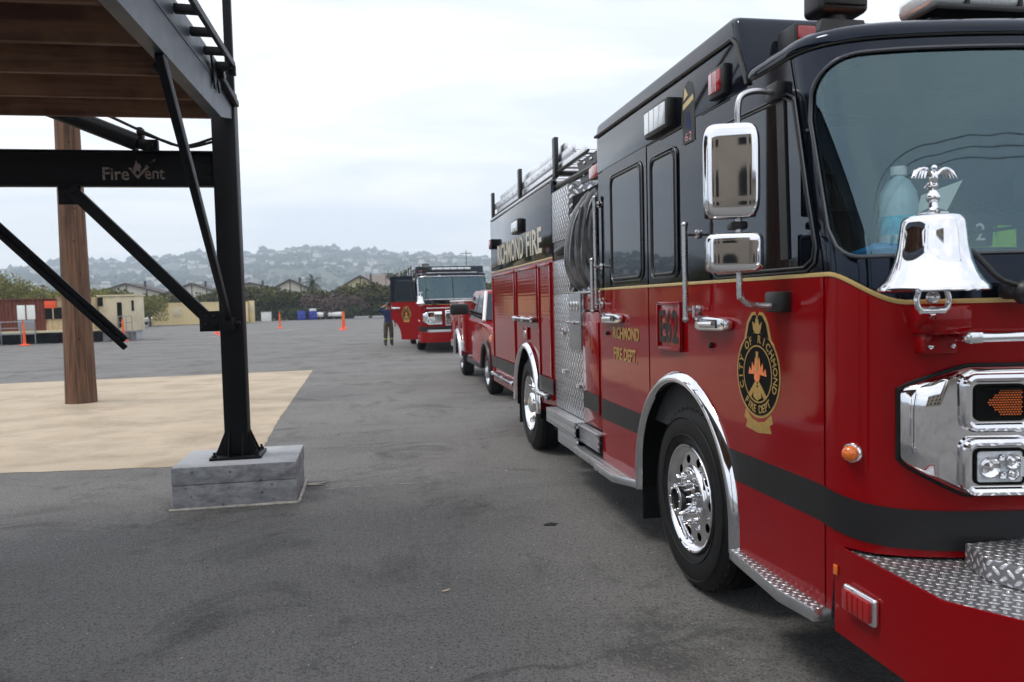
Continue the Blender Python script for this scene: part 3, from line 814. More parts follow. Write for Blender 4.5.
    # round amber marker on the corner
    bm=B(); ii=min(range(NH),key=lambda i:abs(PATH[i][1]-2.70)+ (0 if PATH[i][0]<1.9 else 9)); p=surf(ii,1.09); nn=outn(ii); ang=math.atan2(nn.y,nn.x)
    mt=Matrix.Translation(p)@Matrix.Rotation(ang,4,'Z')
    b2=B(); lathe(b2,[(.040,0),(.040,.010),(.034,.018),(.030,.018)],(0,0,0),'X',24); b2.transform(mt); merge(bm,b2,0)
    b2=B(); lathe(b2,[(.030,.012),(.030,.028),(.024,.040),(.012,.046),(.0001,.047)],(0,0,0),'X',24); b2.transform(mt); merge(bm,b2,1)
    obj('corner_marker_light',bm,['chrome','amber'],root)
    # headlight bezel
    def bezel(mirror_x):
        def T(p): return Vector((2*XC-p.x if mirror_x else p.x,p.y,p.z))
        idx=[i for i in range(NH) if 1.90<=PATH[i][0]<=2.66]
        bm=B(); rowsv=[]
        xa,xb=PATH[idx[0]][0],PATH[idx[-1]][0]
        def ext(x):
            t=min(1,max(0,(x-xa)/.21))**.8; t2=sm((xb-x)/.03)
            return 1.205-.120-.13*t,1.205+.135+.085*t
        for i in idx:
            x=PATH[i][0]; z0,z1=ext(x)
            e=math.sqrt(max(0,1-(1-(x-xa)/.11)**2)) if x-xa<.11 else 1
            pr=[(z0,.0),(z0+.004,.035*e+.004),(z0+.02,.055*e+.004)]+[(z0+.02+(z1-z0-.04)*k/4,.058*e+.004) for k in range(1,4)]+[(z1-.02,.055*e+.004),(z1-.004,.035*e+.004),(z1,.0)]
            rowsv.append([bm.verts.new(T(surf(i,z,o_))) for (z,o_) in pr])
        for a,b_ in zip(rowsv,rowsv[1:]):
            for k in range(len(a)-1): bm.faces.new((a[k],b_[k],b_[k+1],a[k+1]))
        i=idx[0]; z0,z1=ext(xa)
        last=rowsv[-1]; bm.faces.new(last)
        o=obj('headlight_bezel',bm,'chrome',root,recalc=True,ang=50)
        bm=B(); lp=[T(surf(i,ext(PATH[i][0])[0]-.004,.010)) for i in idx]+[T(surf(i,ext(PATH[i][0])[1]+.004,.010)) for i in idx[::-1]]
        tube(bm,lp,.007,6,closed=True); obj('bezel_gasket',bm,'rubber',o)
        # two stacked lamps
        for z0,z1,kind in ((1.215,1.385,'amber'),(.985,1.155,'clear')):
            x0,x1=2.115,2.345
            ps=[i for i in range(NH) if x0-.02<=PATH[i][0]<=x1+.02]; a=surf(ps[0],0); b_=surf(ps[-1],0); d=(b_-a); yaw=math.atan2(d.y,d.x)
            c=(a+b_)/2
            m=Matrix.Translation((c.x,c.y-.072,0))@Matrix.Rotation(yaw,4,'Z')
            if mirror_x: m=Matrix.Translation((2*XC,0,0))@Matrix.Diagonal((-1,1,1,1))@m
            w=(x1-x0)/2
            fr=rrect(-w,w,z0-.004,z1+.004,.03); bm=B()
            tube(bm,[(q[0],-.012,q[1]) for q in fr],.016,8,closed=True,mat=0)
            tube(bm,[(q[0]*.93,-.004,(q[1]-(z0+z1)/2)*.90+(z0+z1)/2) for q in fr],.008,6,closed=True,mat=0)
            fr2=rrect(-w+.03,w-.03,z0+.024,z1-.024,.018)
            tube(bm,[(q[0],-.010,q[1]) for q in fr2],.006,6,closed=True,mat=1)
            prism(bm,[(q[0],q[1]) for q in rrect(-w+.012,w-.012,z0+.008,z1-.008,.02)],'Y',-.006,.02,mat=0)
            zc=(z0+z1)/2
            if kind=='amber':
                prism(bm,fr2,'Y',-.010,.0,mat=1)
                for r in range(11):
                    for q in range(14):
                        px=-.045+q*.0095+(r%2)*.0047; pz=zc-.043+r*.0086
                        lim=-.05+abs(pz-zc)*1.05
                        if px>lim+.004 and px<.078 and abs(pz-zc)<.047: ball(bm,(px,-.012,pz),.0034,6,mat=2)
                box(bm,-.06,.07,-.022,-.012,zc+.045,zc+.05,mat=1)
            else:
                prism(bm,fr2,'Y',-.010,.0,mat=3)
                for (px,pz,r) in ((-.040,.0,.036),(.040,.020,.026),(.040,-.026,.020),(.005,-.030,.013),(.0,.034,.012)):
                    lathe(bm,[(r,-.024),(r*.8,-.016),(r*.45,-.011),(r*.42,-.020),(.0001,-.023)],(px,0,zc+pz),'Y',16,mat=0)
                    lathe(bm,[(r+.003,-.022),(r+.003,-.012)],(px,0,zc+pz),'Y',16,mat=3)
                for sx in (-.075,.075): box(bm,sx-.006,sx+.006,-.018,-.010,zc-.035,zc+.035,mat=3)
            bm.transform(m); obj('headlight' if kind=='clear' else 'turn_signal',bm,['chrome','matte','amber','clear'],root,recalc=True)
    bezel(False); bezel(True)
    bm=B(); box(bm,2.68,3.32,2.34,2.43,.92,1.46,.02,mat=0)
    for k in range(8): box(bm,2.72,3.28,2.33,2.345,.965+k*.06,.995+k*.06,.004,mat=1)
    obj('grille',bm,['chrome','matte'],root)
    bm=B()
    tube(bm,[(2.06,2.385,1.535),(2.95,2.305,1.535)],.017,12)
    for x,y in ((2.06,2.385),(2.9,2.31)): tube(bm,[(x,y,1.535),(x+.012,y+.14,1.535)],.014,8); box(bm,x-.022,x+.034,y-.02,y+.03,1.515,1.556,.008)
    obj('front_grab_rail',bm,'chrome',root)
    bm=B(); tube(bm,[(2.33,2.36,1.70),(2.20,2.40,1.73),(2.14,2.45,1.82),(2.06,2.50,1.90)],.010,8,smooth=3); tube(bm,[(1.98,2.575,1.885),(2.6,2.52,1.955)],.008,6)
    ball(bm,(2.27,2.38,1.69),.045,10); box(bm,2.22,2.50,2.38,2.46,1.665,1.72,.02)
    obj('wiper',bm,'plastic',root)
    bm=B(); box(bm,1.96,2.11,2.44,2.60,1.545,1.645,.008,mat=0); box(bm,1.97,2.10,2.50,2.56,1.475,1.55,.004,mat=0)
    for x in (1.99,2.08): ball(bm,(x,2.497,1.50),.010,8,mat=1)
    obj('bell_bracket',bm,['red','chrome'],root)
    # bell
    bx,byy,bz0=1.84,2.30,1.70
    bell=thing_part('bell',root,(bx,byy,bz0))
    bm=B()
    prof=[(.150,.012),(.158,.0),(.168,.004),(.166,.016),(.150,.035),(.132,.062),(.116,.10),(.106,.145),(.101,.19),(.097,.225),(.090,.243),(.070,.250),(.0001,.252)]
    lathe(bm,prof,(bx,byy,bz0),'Z',64)
    lathe(bm,[(.148,.014),(.115,.07),(.09,.22),(.0001,.235)],(bx,byy,bz0),'Z',48)
    obj('bell_body',bm,'chrome',bell,ang=60)
    bm=B()
    lathe(bm,[(.048,.25),(.048,.256),(.030,.266),(.016,.272),(.013,.290),(.020,.298),(.022,.310),(.016,.322),(.011,.330),(.018,.342),(.010,.350),(.0001,.352)],(bx,byy,bz0),'Z',24)
    ball(bm,(bx,byy,bz0+.372),.018,12,sc=(.8,.9,1.4)); ball(bm,(bx-.006,byy-.012,bz0+.402),.010,10); tube(bm,[(bx-.006,byy-.018,bz0+.403),(bx-.012,byy-.032,bz0+.398)],[.005,.001],6)
    for s in (-1,1):
        tube(bm,[(bx+s*.010,byy,bz0+.380),(bx+s*.032,byy,bz0+.400),(bx+s*.056,byy-.004,bz0+.398),(bx+s*.078,byy-.008,bz0+.376)],[.010,.013,.010,.003],8,flat=(1,.5),smooth=3)
        for k in range(5): tube(bm,[(bx+s*(.028+.010*k),byy-.002,bz0+.394),(bx+s*(.036+.012*k),byy-.006,bz0+.368)],[.005,.0015],6)
        tube(bm,[(bx+s*.008,byy,bz0+.36),(bx+s*.010,byy-.004,bz0+.345)],.005,6)
    tube(bm,[(bx,byy+.008,bz0+.362),(bx,byy+.03,bz0+.342)],[.009,.012],6,flat=(1,.4))
    obj('eagle_finial',bm,'chrome',bell)
    bm=B()
    for s in (-1,1): tube(bm,[(bx+s*.018,byy,bz0-.062),(bx+s*.05,byy,bz0-.058),(bx+s*.060,byy,bz0-.03),(bx+s*.048,byy,bz0+.01),(bx+s*.03,byy,bz0+.05)],.0095,10,smooth=3)
    ball(bm,(bx,byy,bz0-.02),.022,14); tube(bm,[(bx,byy,bz0+.05),(bx,byy,bz0-.02)],.008,8)
    tube(bm,[(bx-.045,byy,bz0-.064),(bx+.045,byy,bz0-.064)],.010,10); tube(bm,[(bx,byy,bz0-.064),(bx+.10,2.50,bz0-.12)],.016,10)
    obj('bell_yoke',bm,'chrome',bell)
    # roof gear
    bm=B()
    prism(bm,[(1.97,2.75),(2.26,2.75),(2.23,2.92),(2.02,2.92)],'Y',3.22,3.40,.008); 
    obj('light_pedestal',bm,'plastic',root)
    bm=B(); box(bm,1.895,1.975,3.195,3.215,2.80,2.875,.006,mat=1); box(bm,1.88,1.99,3.21,3.36,2.755,2.89,.010,mat=0)
    obj('roof_warning_light',bm,['plastic','redlens'],root)
    bm=B(); box(bm,2.0,2.24,3.20,3.35,2.945,3.12,.025,3,mat=0); cyl(bm,(2.12,3.28,2.91),(2.12,3.28,2.95),.05)
    box(bm,2.02,2.22,3.185,3.21,2.97,3.10,.008,mat=0)
    for k in range(2):
        for j in range(6): ball(bm,(2.04+j*.032,3.183,3.005+k*.055),.012,8,mat=1)
    obj('spotlight',bm,['plastic','clear'],root)
    bm=B(); box(bm,2.30,3.70,2.86,3.14,2.84,2.87,.012,mat=0); box(bm,2.31,3.69,2.88,3.12,2.87,2.955,.03,3,mat=1)
    for k in range(5): box(bm,2.45+k*.25,2.47+k*.25,2.87,3.13,2.855,2.95,.008,mat=0)
    for x in (2.35,3.65): box(bm,x-.03,x+.03,2.92,3.08,2.74,2.83,.005,mat=0)
    obj('lightbar',bm,['plastic','clear'],root)
    # ---------------- pump area
    bm=B()
    box(bm,2.12,3.88,5.92,7.48,.70,2.35,mat=0)
    obj('pump_compartment',bm,'galv',root)
    pp=[]
    bm=B(); pieces('tread_plate_panel','diamondbig',root,((1.802,2.13,6.86,7.495,2.26,2.74,.004),(1.802,2.13,6.86,7.495,1.76,2.08,.004),(1.802,2.13,6.44,7.495,.665,1.757,.004)))
    bm=B(); box(bm,1.81,2.1,6.87,7.49,2.08,2.26,.004); tube(bm,[(1.80,7.3,2.16),(1.76,7.1,2.15),(1.76,6.85,2.17),(1.82,6.7,2.2)],.035,10,smooth=3)
    obj('hose_outlet',bm,'plastic',root)
    bm=B(); box(bm,1.785,1.80,6.47,6.86,1.27,1.755,.004,mat=0)
    for k in range(3): lathe(bm,[(.04,0),(.04,-.01),(.034,-.012),(.0001,-.012)],(1.785,6.56+.1*k,1.65),'X',18,mat=1)
    for k in range(3): tube(bm,[(1.785,6.56+.1*k,1.5),(1.74,6.56+.1*k,1.5)],.014,10,mat=1)
    obj('control_panel',bm,['galv','chrome'],root)
    pieces('panel_latch','chrome',root,((1.772,1.80,7.05,7.13,1.38,1.44,.004),(1.772,1.80,6.52,6.6,.93,.97,.004),(1.77,1.80,7.0,7.09,1.02,1.06,.004)))
    bm=B()
    box(bm,1.79,2.12,5.885,6.42,.665,1.60,.012); box(bm,1.775,1.80,5.93,6.37,.78,1.52,.006); box(bm,1.80,2.12,5.885,6.42,1.61,1.75,.01)
    obj('side_compartment',bm,'red',root)
    bm=B(); quad(bm,[(1.7725,6.37,.80),(1.7725,5.93,.80),(1.7725,5.93,.94),(1.7725,6.37,.94)]); obj('compartment_band',bm,'charcoal',root)
    # hose bundles
    for k,(y0,y1,xx,mt_) in enumerate(((6.72,6.55,1.80,'hose'),(6.60,6.42,1.79,'hose'),(6.48,6.34,1.78,'hose'),(6.36,6.24,1.80,'hose'),(6.24,6.12,1.82,'hose'),(6.10,6.02,1.90,'hosegreen'))):
        bm=B(); s=.03*math.sin(k*2.1)
        tube(bm,[(2.3,y1-.25,2.50),(2.02,y1-.18,2.56),(1.86,y1-.08,2.52),(xx+.02,y0-.02,2.35),(xx-.01,y0+.03,2.12+s),(xx+.0,y0+.01,1.95),(xx+.06,y0-.06,1.83),(xx+.2,y0-.1,1.78)],.052,10,flat=(1.0,1.55) if k%2 else (1.5,.9),smooth=5)
        tube(bm,[(xx+.01,y1-.03,2.46),(xx-.02,y1+.0,2.2),(xx+.02,y1-.02,2.0),(xx+.07,y1-.05,1.80)],.040,8,smooth=4)
        obj('hose',bm,mt_,root)
    bm=B()
    for y in (6.15,6.3,6.45,6.6): lathe(bm,[(.03,0),(.034,.02),(.034,.06),(.026,.07),(.026,.10)],(1.84,y,1.755),'Z',12)
    box(bm,1.79,2.0,5.90,6.85,1.752,1.77,.003)
    obj('hose_coupling',bm,'satin',root)
    bm=B(); box(bm,1.84,2.14,5.92,6.85,1.76,2.62); obj('hose_bay',bm,'matte',root)
    bm=B(); box(bm,1.80,1.90,5.93,6.20,2.66,2.77,.02); obj('rear_cab_light',bm,'redlens',root)
    # steps
    bm=B()
    box(bm,1.70,2.12,6.43,7.49,.60,.655,.004); box(bm,1.70,1.715,6.43,7.49,.52,.60,.003)
    box(bm,1.72,1.74,6.43,7.10,.38,.52,.003); box(bm,1.745,1.76,5.88,6.43,.50,.625,.003)
    box(bm,1.73,2.0,5.88,6.43,.625,.64,.003)
    obj('pump_step',bm,'diamond',root)
    bm=B()
    prism(bm,[(1.80,6.42),(1.69,6.42),(1.69,5.83),(1.67,5.75),(1.67,5.30),(1.77,5.09),(1.80,5.09)],'Z',.40,.455,.004)
    bm.normal_update()
    for f in bm.faces: f.material_index=1 if abs(f.normal.z)<.6 else 0
    obj('crew_step',bm,['diamond','alu'],root)
    bm=B()
    prism(bm,[(1.80,3.62),(1.745,3.62),(1.735,3.55),(1.69,3.05),(1.72,2.82),(1.80,2.82)],'Z',.385,.44,.004)
    bm.normal_update()
    for f in bm.faces: f.material_index=1 if abs(f.normal.z)<.6 else 0
    obj('front_step',bm,['diamond','alu'],root)
    # ---------------- rear body
    bm=B()
    box(bm,1.80,4.20,7.50,11.35,2.125,2.86,.02,3)
    ub=obj('upper_body',bm,'black',root)
    bm=B(); box(bm,1.80,1.86,7.50,11.35,2.86,2.90,.012); box(bm,4.14,4.20,7.5,11.35,2.86,2.90,.012); box(bm,1.86,4.14,7.5,11.35,2.84,2.862)
    obj('top_rail',bm,'satin',ub)
    bm=B(); cy,r=8.80,.645
    pr=[(7.50,2.12),(7.50,.66),(8.80-r,.62)]+[(cy-r*math.cos(math.pi*k/30),.53+r*math.sin(math.pi*k/30)) for k in range(31)]+[(cy+r,.55),(11.35,.55),(11.35,2.12)]
    prism(bm,pr,'X',1.80,2.1); prism(bm,pr,'X',3.9,4.20); box(bm,2.1,3.9,7.5,11.35,1.3,2.12); box(bm,2.1,3.9,11.3,11.35,.5,1.3)
    lb=obj('lower_body',bm,'red',root)
    liner(cy,r-.002)
    archtrim(cy,r,.50,root)
    def rollup(y0,y1,z0,z1):
        bm=B(); fw_=.035
        for a in ((y0,y1,z1-fw_,z1),(y0,y0+fw_,z0,z1-fw_),(y1-fw_,y1,z0,z1-fw_)): box(bm,1.782,1.805,a[0],a[1],a[2],a[3],.005)
        o=obj('compartment_door',bm,'red',root)
        bm=B(); n=int((z1-z0-fw_)/.042); rows=[]
        for k in range(n*5+1):
            z=z0+(z1-fw_-z0)*k/(n*5); ph=(k%5)/5; x=1.7965-(.0001 if ph not in (0,) else -.0002)
            rows.append((bm.verts.new((x,y0+fw_,z)),bm.verts.new((x,y1-fw_,z))))
        for a,b_ in zip(rows,rows[1:]): bm.faces.new((a[0],a[1],b_[1],b_[0]))
        obj('shutter',bm,'red',o,ang=60)
        bm=B(); box(bm,1.745,1.795,y0+.04,y1-.04,z0+.005,z0+.05,.008,mat=0); tube(bm,[(1.735,y0+.06,z0+.045),(1.735,y1-.06,z0+.045)],.014,8,mat=1)
        for yy in (y0+.10,(y0+y1)/2,y1-.10): box(bm,1.728,1.80,yy-.03,yy+.03,z0+.008,z0+.065,.006,mat=1)
        obj('lift_bar',bm,['plastic','chrome'],o)
    rollup(7.58,8.14,.70,2.08); rollup(8.22,9.42,1.46,2.08); rollup(9.52,11.22,.64,2.08)
    bm=B(); box(bm,1.778,1.80,8.72,8.95,1.26,1.40,.006,mat=0); lathe(bm,[(.05,0),(.045,-.012),(.0001,-.015)],(1.778,8.83,1.33),'X',20,mat=1)
    obj('fuel_door',bm,['red','chrome'],root)
    for a,b_ in ((7.50,8.145),(9.46,11.34)): bm=B(); quad(bm,[(1.7795,b_,.765),(1.7795,a,.765),(1.7795,a,.92),(1.7795,b_,.92)]); obj('body_band',bm,'charcoal',root)
    bm=B(); box(bm,1.794,1.80,7.5,11.35,2.112,2.128,.002); obj('body_gold_line',bm,'goldflat',root)
    bm=B(); textmesh(bm,'RICHMOND',.3,side_m(9.83,2.335,1.797),0,fit=(1.80,.27),bold=.006); obj('body_lettering',bm,'silverleaf',ub); bm=B(); textmesh(bm,'FIRE',.3,side_m(8.36,2.335,1.797),0,fit=(.80,.27),bold=.006); obj('body_lettering',bm,'silverleaf',ub)
    def blight(y0,y1,z0,z1,lens,nm,d=.07):
        bm=B(); box(bm,1.80-d,1.81,y0,y1,z0,z1,.012,mat=0); box(bm,1.80-d-.006,1.80-d+.01,y0+.02,y1-.02,z0+.02,z1-.02,.006,mat=1)
        obj(nm,bm,['plastic',lens],root)
    blight(8.95,9.35,2.50,2.66,'clear','scene_light',.06); blight(11.14,11.33,2.46,2.60,'redlens','warning_light',.03)
    # ladders in their rack
    def ladder(bm,x0,x1,ya,yb,z,r=.026):
        for x in (x0,x1): box(bm,x-.016,x+.016,ya,yb,z-.038,z+.038,.01)
        k=ya+.15
        while k<yb: tube(bm,[(x0,k,z),(x1,k,z)],.014,8); k+=.35
    for (x0,x1,ya,yb,z) in ((1.88,2.36,6.5,11.1,2.975),(1.88,2.34,6.9,11.25,3.065),(1.90,2.32,7.25,10.9,3.15)):
        bm=B(); ladder(bm,x0,x1,ya,yb,z); obj('ladder',bm,'alu',root)
    bm=B()
    for y in (7.42,9.2,11.22): box(bm,1.81,1.85,y-.05,y+.05,2.88,3.26,.004); box(bm,1.82,2.45,y-.03,y+.03,2.90,2.94,.004)
    prism(bm,[(6.1,2.90),(6.75,2.90),(6.62,2.70),(6.25,2.70)],'X',1.86,1.875); 
    for y,z in ((6.3,2.76),(6.5,2.76),(6.3,2.86),(6.5,2.86)): ball(bm,(1.858,y,z),.016,6,mat=1)
    tube(bm,[(1.86,6.2,2.78),(1.86,7.5,2.80)],.03,8); tube(bm,[(1.835,6.3,2.93),(1.835,11.25,2.93)],.012,6)
    obj('ladder_rack',bm,['plastic','chrome'],root)
    bm=B(); box(bm,1.852,1.862,7.5,11.2,3.02,3.10,.003)
    for k in range(12): box(bm,1.847,1.853,7.7+k*.3,7.74+k*.3,3.045,3.075,.002)
    obj('ladder_rail_guard',bm,'alu',root)
    return root,dfront,cab
eng,dfront,cab=make_engine()

# second engine: copy with its front door swung open and a white brow light
e2=copy_tree(eng,None)
DY=24.9
e2.location=(3.0-.02,6.0+DY,0)
tag(e2,'distant red fire engine facing the camera with its front cab door swung wide open','fire engine','fire engines parked in line')
for ch in kids(e2):
    if ch.get('label','').startswith('front cab door'):
        ch.rotation_euler=(0,0,R_(50)); ch['label']='open cab door with round badge'
    if ch.name.split('.')[0] in ('crew_sticker',): bpy.data.objects.remove(ch)
ORG[e2.name]=Vector((3,6,0))
bm=B(); box(bm,2.05,3.95,2.84,2.92,2.70,2.80,.02,mat=0); box(bm,2.12,3.88,2.815,2.845,2.715,2.785,.006,mat=1)
for x in (2.05,2.55,2.85,3.15): box(bm,x-.05,x+.05,2.66,2.72,2.64,2.675,.01,mat=1)
o=obj('brow_light',bm,['plastic','white'],eng); o.parent=e2
bm=B(); box(bm,2.0,2.5,3.2,3.6,2.78,2.95,.03); 
for k in range(4): tube(bm,[(1.9+.05*k,3.4+.1*k,2.7),(1.9+.05*k,3.4+.1*k,3.05-.04*k)],.02,6)
o=obj('roof_siren',bm,'plastic',eng); o.parent=e2
# chrome frame round the windshield of the distant engine
bm=B(); tube(bm,[surf(i,wz(i)[0],.012) for i in range(iw0,iw1+1,2)],.02,6); tube(bm,[surf(i,wz(i)[1],.012) for i in range(iw0,iw1+1,2)],.02,6)
tube(bm,[surf(iw0+3,wz(iw0+3)[0],.012),surf(iw0+3,wz(iw0+3)[1],.012)],.03,6)
o=obj('windshield_surround',bm,'satin',eng); o.parent=e2

# =================================================================== things in and on the near engine
t=thing('water_jug',(2.13,2.86,1.80),'clear water jug with a blue label on the dashboard behind the windshield','water jug')
bm=B(); lathe(bm,[(.0001,0),(.068,0),(.072,.01),(.072,.15),(.074,.17),(.068,.22),(.045,.265),(.022,.285),(.022,.30)],(2.13,2.86,1.88),'Z',24); obj('jug_body',bm,'bottle',t)
bm=B(); lathe(bm,[(.0735,.05),(.0745,.055),(.0745,.12),(.0735,.125)],(2.13,2.86,1.88),'Z',24); obj('jug_label',bm,'bluelabel',t)
bm=B(); lathe(bm,[(.03,.29),(.03,.325),(.0001,.326)],(2.13,2.86,1.88),'Z',16); obj('jug_cap',bm,'paper',t)
t.location=(2.13,2.86,1.80)
bm=B(); ball(bm,(0,0,.04),.17,14,sc=(1.0,.6,.28))
for v in bm.verts: v.co+=noise.noise_vector(v.co*9)*.03
o=obj('plastic_bag',bm,'bluebag',origin=(0,0,0)); o.location=(2.05,2.80,1.81); tag(o,'crumpled blue plastic bag lying under the water jug in the windshield','plastic bag')
bm=B(); prism(bm,[(-.12,0),(-.02,-.03),(.16,.20),(-.05,.13)],'Y',0,.002); o=obj('paper_sheet',bm,'paper'); o.location=(2.30,2.84,1.97); o.rotation_euler=(R_(-18),0,0)
tag(o,'pale folded sheet of paper propped behind the windshield above the bell','paper sheet')
t=thing('firefighter_helmet',(2.50,2.93,1.80),'black helmet with lime reflective bands resting on the dashboard','helmet')
bm=B(); lathe(bm,[(.19,.0),(.185,.012),(.135,.03),(.13,.09),(.11,.145),(.06,.175),(.0001,.185)],(2.50,2.93,1.82),'Z',28)
for k in range(4):
    a=k*math.pi/4; tube(bm,[(2.50+.13*math.cos(a),2.93+.13*math.sin(a),1.91),(2.50+.06*math.cos(a),2.93+.06*math.sin(a),1.998),(2.50-.06*math.cos(a),2.93-.06*math.sin(a),1.998),(2.50-.13*math.cos(a),2.93-.13*math.sin(a),1.91)],.006,6)
obj('helmet_shell',bm,'plastic',t)
bm=B()
for a in (-150,-115,-80,-45,-10): 
    m=Matrix.Translation((2.50,2.93,1.82))@Matrix.Rotation(R_(a),4,'Z'); prism(bm,[(-.045,.035),(.045,.035),(.035,.105),(-.035,.105)],'X',.130,.137,mtx=m)
obj('reflective_band',bm,'lime',t)
bm=B(); prism(bm,[(-.045,0),(.045,0),(.05,.07),(0,.12),(-.05,.07)],'Y',-.003,.003,mtx=Matrix.Translation((2.42,2.79,1.86)),mat=0); textmesh(bm,'2',.08,front_m(2.42,1.905,2.785),1)
obj('helmet_shield',bm,['boot','paper'],t)
t.scale=(1.22,1.22,1.22); t.location=(2.47,2.88,1.80)
bm=B(); ball(bm,(0,0,.03),.16,14,sc=(.8,.55,.28))
for v in bm.verts: v.co+=noise.noise_vector(v.co*10)*.035
o=obj('orange_tarp',bm,'orangecloth'); o.location=(2.18,3.12,2.765); tag(o,'bunched orange cloth lying on the black cab roof beside the spotlight','cloth')

# =================================================================== SERVICE PICKUP (behind the engine)
def make_pickup():
    fx=13.35
    root=thing('service_truck',(3.0,16.3,0),'bright red service pickup parked between the two fire engines','pickup truck')
    L,Rr=2.02,4.02
    bm=B()  # cab lower with hood, front faces -Y
    def whl(cy,r,n=14,up=True):
        return [(cy+(-r if True else r)*math.cos(math.pi*k/n),.42+r*math.sin(math.pi*k/n)) for k in range(n+1)]
    pr=[(13.25,.55),(13.35,.50)]+[(14.3-.5*math.cos(math.pi*k/16),.44+.5*math.sin(math.pi*k/16)) for k in range(17)]+[(17.05,.45),(17.05,1.35),(14.75,1.32),(14.0,1.26),(13.45,1.16),(13.27,1.02)]
    prism(bm,pr,'X',L,Rr,.04,3)
    body=obj('cab_body',bm,'redtruck',root)
    bm=B(); pr=[(14.72,1.31),(15.30,1.90),(15.45,1.94),(16.80,1.94),(17.0,1.85),(17.04,1.31)]
    b2=B(); prism(b2,pr,'X',L,Rr)
    for v in b2.verts:
        k=max(0,(v.co.z-1.3))/.65; v.co.x+=(.17*k if v.co.x<3 else -.17*k)
    merge(bm,b2); obj('cab_roof',bm,'redtruck',root)
    bm=B()
    gl=[(14.95,1.38),(15.36,1.82),(15.86,1.86),(15.86,1.38)]; gl2=[(15.95,1.38),(15.95,1.86),(16.72,1.84),(16.85,1.38)]
    for g in (gl,gl2):
        for s in (0,1):
            bm=B(); b2=B(); prism(b2,g,'X',0,.012)
            for v in b2.verts:
                k=(v.co.z-1.3)/.65; v.co.x=(L+.17*k-.006+v.co.x) if s==0 else (Rr-.17*k-.006+v.co.x)
            merge(bm,b2); obj('side_window',bm,'sideglass',root)
    bm=B(); quad(bm,[(L+.08,14.735,1.36),(Rr-.08,14.735,1.36),(Rr-.2,15.24,1.87),(L+.2,15.24,1.87)]); obj('windshield',bm,'sideglass',root)
    bm=B(); tube(bm,[(L+.03,14.72,1.34),(L+.17,15.28,1.90)],.035,8); obj('windshield_pillar',bm,'white',root); bm=B(); tube(bm,[(Rr-.03,14.72,1.34),(Rr-.17,15.28,1.90)],.035,8); obj('windshield_pillar',bm,'white',root)
    for s,x in ((-1,L),(1,Rr)):
        bm=B(); box(bm,x-.58 if s<0 else x+.16,x-.22 if s<0 else x+.42,14.92,15.06,1.47,1.68,.035,3); tube(bm,[(x-s*.05,15.0,1.45),(x+s*.2,15.0,1.55)],.03,8); tube(bm,[(x-s*.05,15.0,1.38),(x+s*.2,15.0,1.5)],.02,8)
        obj('mirror',bm,'plastic',root)
    bm=B(); box(bm,L-.02,L+.10,13.55,13.78,.98,1.12,.03); obj('turn_signal',bm,'amber',root)
    bm=B(); box(bm,L+.05,Rr-.05,13.12,13.28,.48,.72,.04); obj('bumper',bm,'satin',root)
    bm=B(); lathe(bm,[(.0001,.16),(.06,.15),(.09,.10),(.10,.0)],(2.55,15.8,1.95),'Z',18); obj('beacon',bm,'redlens',root); bm=B(); lathe(bm,[(.0001,.16),(.06,.15),(.09,.10),(.10,.0)],(3.5,15.8,1.95),'Z',18); obj('beacon',bm,'redlens',root)
    # utility body
    bm=B(); cy=18.3
    pr=[(17.12,1.0),(17.12,.62),(17.6,.60)]+[(cy-.55*math.cos(math.pi*k/16),.50+.55*math.sin(math.pi*k/16)) for k in range(17)]+[(19.9,.60),(20.0,.62),(20.0,1.72),(17.12,1.72)]
    prism(bm,pr,'X',1.98,2.45,.012); prism(bm,pr,'X',3.6,4.06,.012); box(bm,2.45,3.6,17.12,20.0,.8,.9); box(bm,2.45,3.6,19.95,20.0,.8,1.4)
    ub=obj('utility_body',bm,'redtruck',root)
    bm=B(); box(bm,1.96,2.47,17.10,20.02,1.722,1.76,.01); box(bm,3.58,4.08,17.10,20.02,1.722,1.76,.01); obj('body_top_cap',bm,'white',ub)
    for (a,b_,z0,z1) in ((17.18,17.72,.70,1.66),(17.78,18.85,1.16,1.66),(18.9,19.92,.70,1.66)):
        bm=B(); box(bm,1.962,1.985,a,b_,z0,z1,.008,mat=0); box(bm,1.945,1.965,(a+b_)/2-.06,(a+b_)/2+.06,(z0+z1)/2+.1,(z0+z1)/2+.16,.006,mat=1); obj('compartment_door',bm,['redtruck','satin'],root)
    bm=B(); prev=None
    tube(bm,[(1.95,18.3-.57*math.cos(math.pi*k/16),.48+.57*math.sin(math.pi*k/16)) for k in range(17)],.055,8); box(bm,1.95,1.985,17.2,17.72,.62,.85,.01); box(bm,1.95,1.985,18.9,19.9,.62,.78,.01)
    obj('rear_fender',bm,'satin',root)
    bm=B(); box(bm,1.99,2.05,14.95,17.0,.42,.52,.01); box(bm,2.3,3.7,13.4,19.9,.42,.75); obj('running_board',bm,'plastic',root)
    bm=B(); tube(bm,[(L-.012,14.3-.51*math.cos(math.pi*k/16),.44+.51*math.sin(math.pi*k/16)) for k in range(17)],.04,8); obj('fender_flare',bm,'plastic',root)
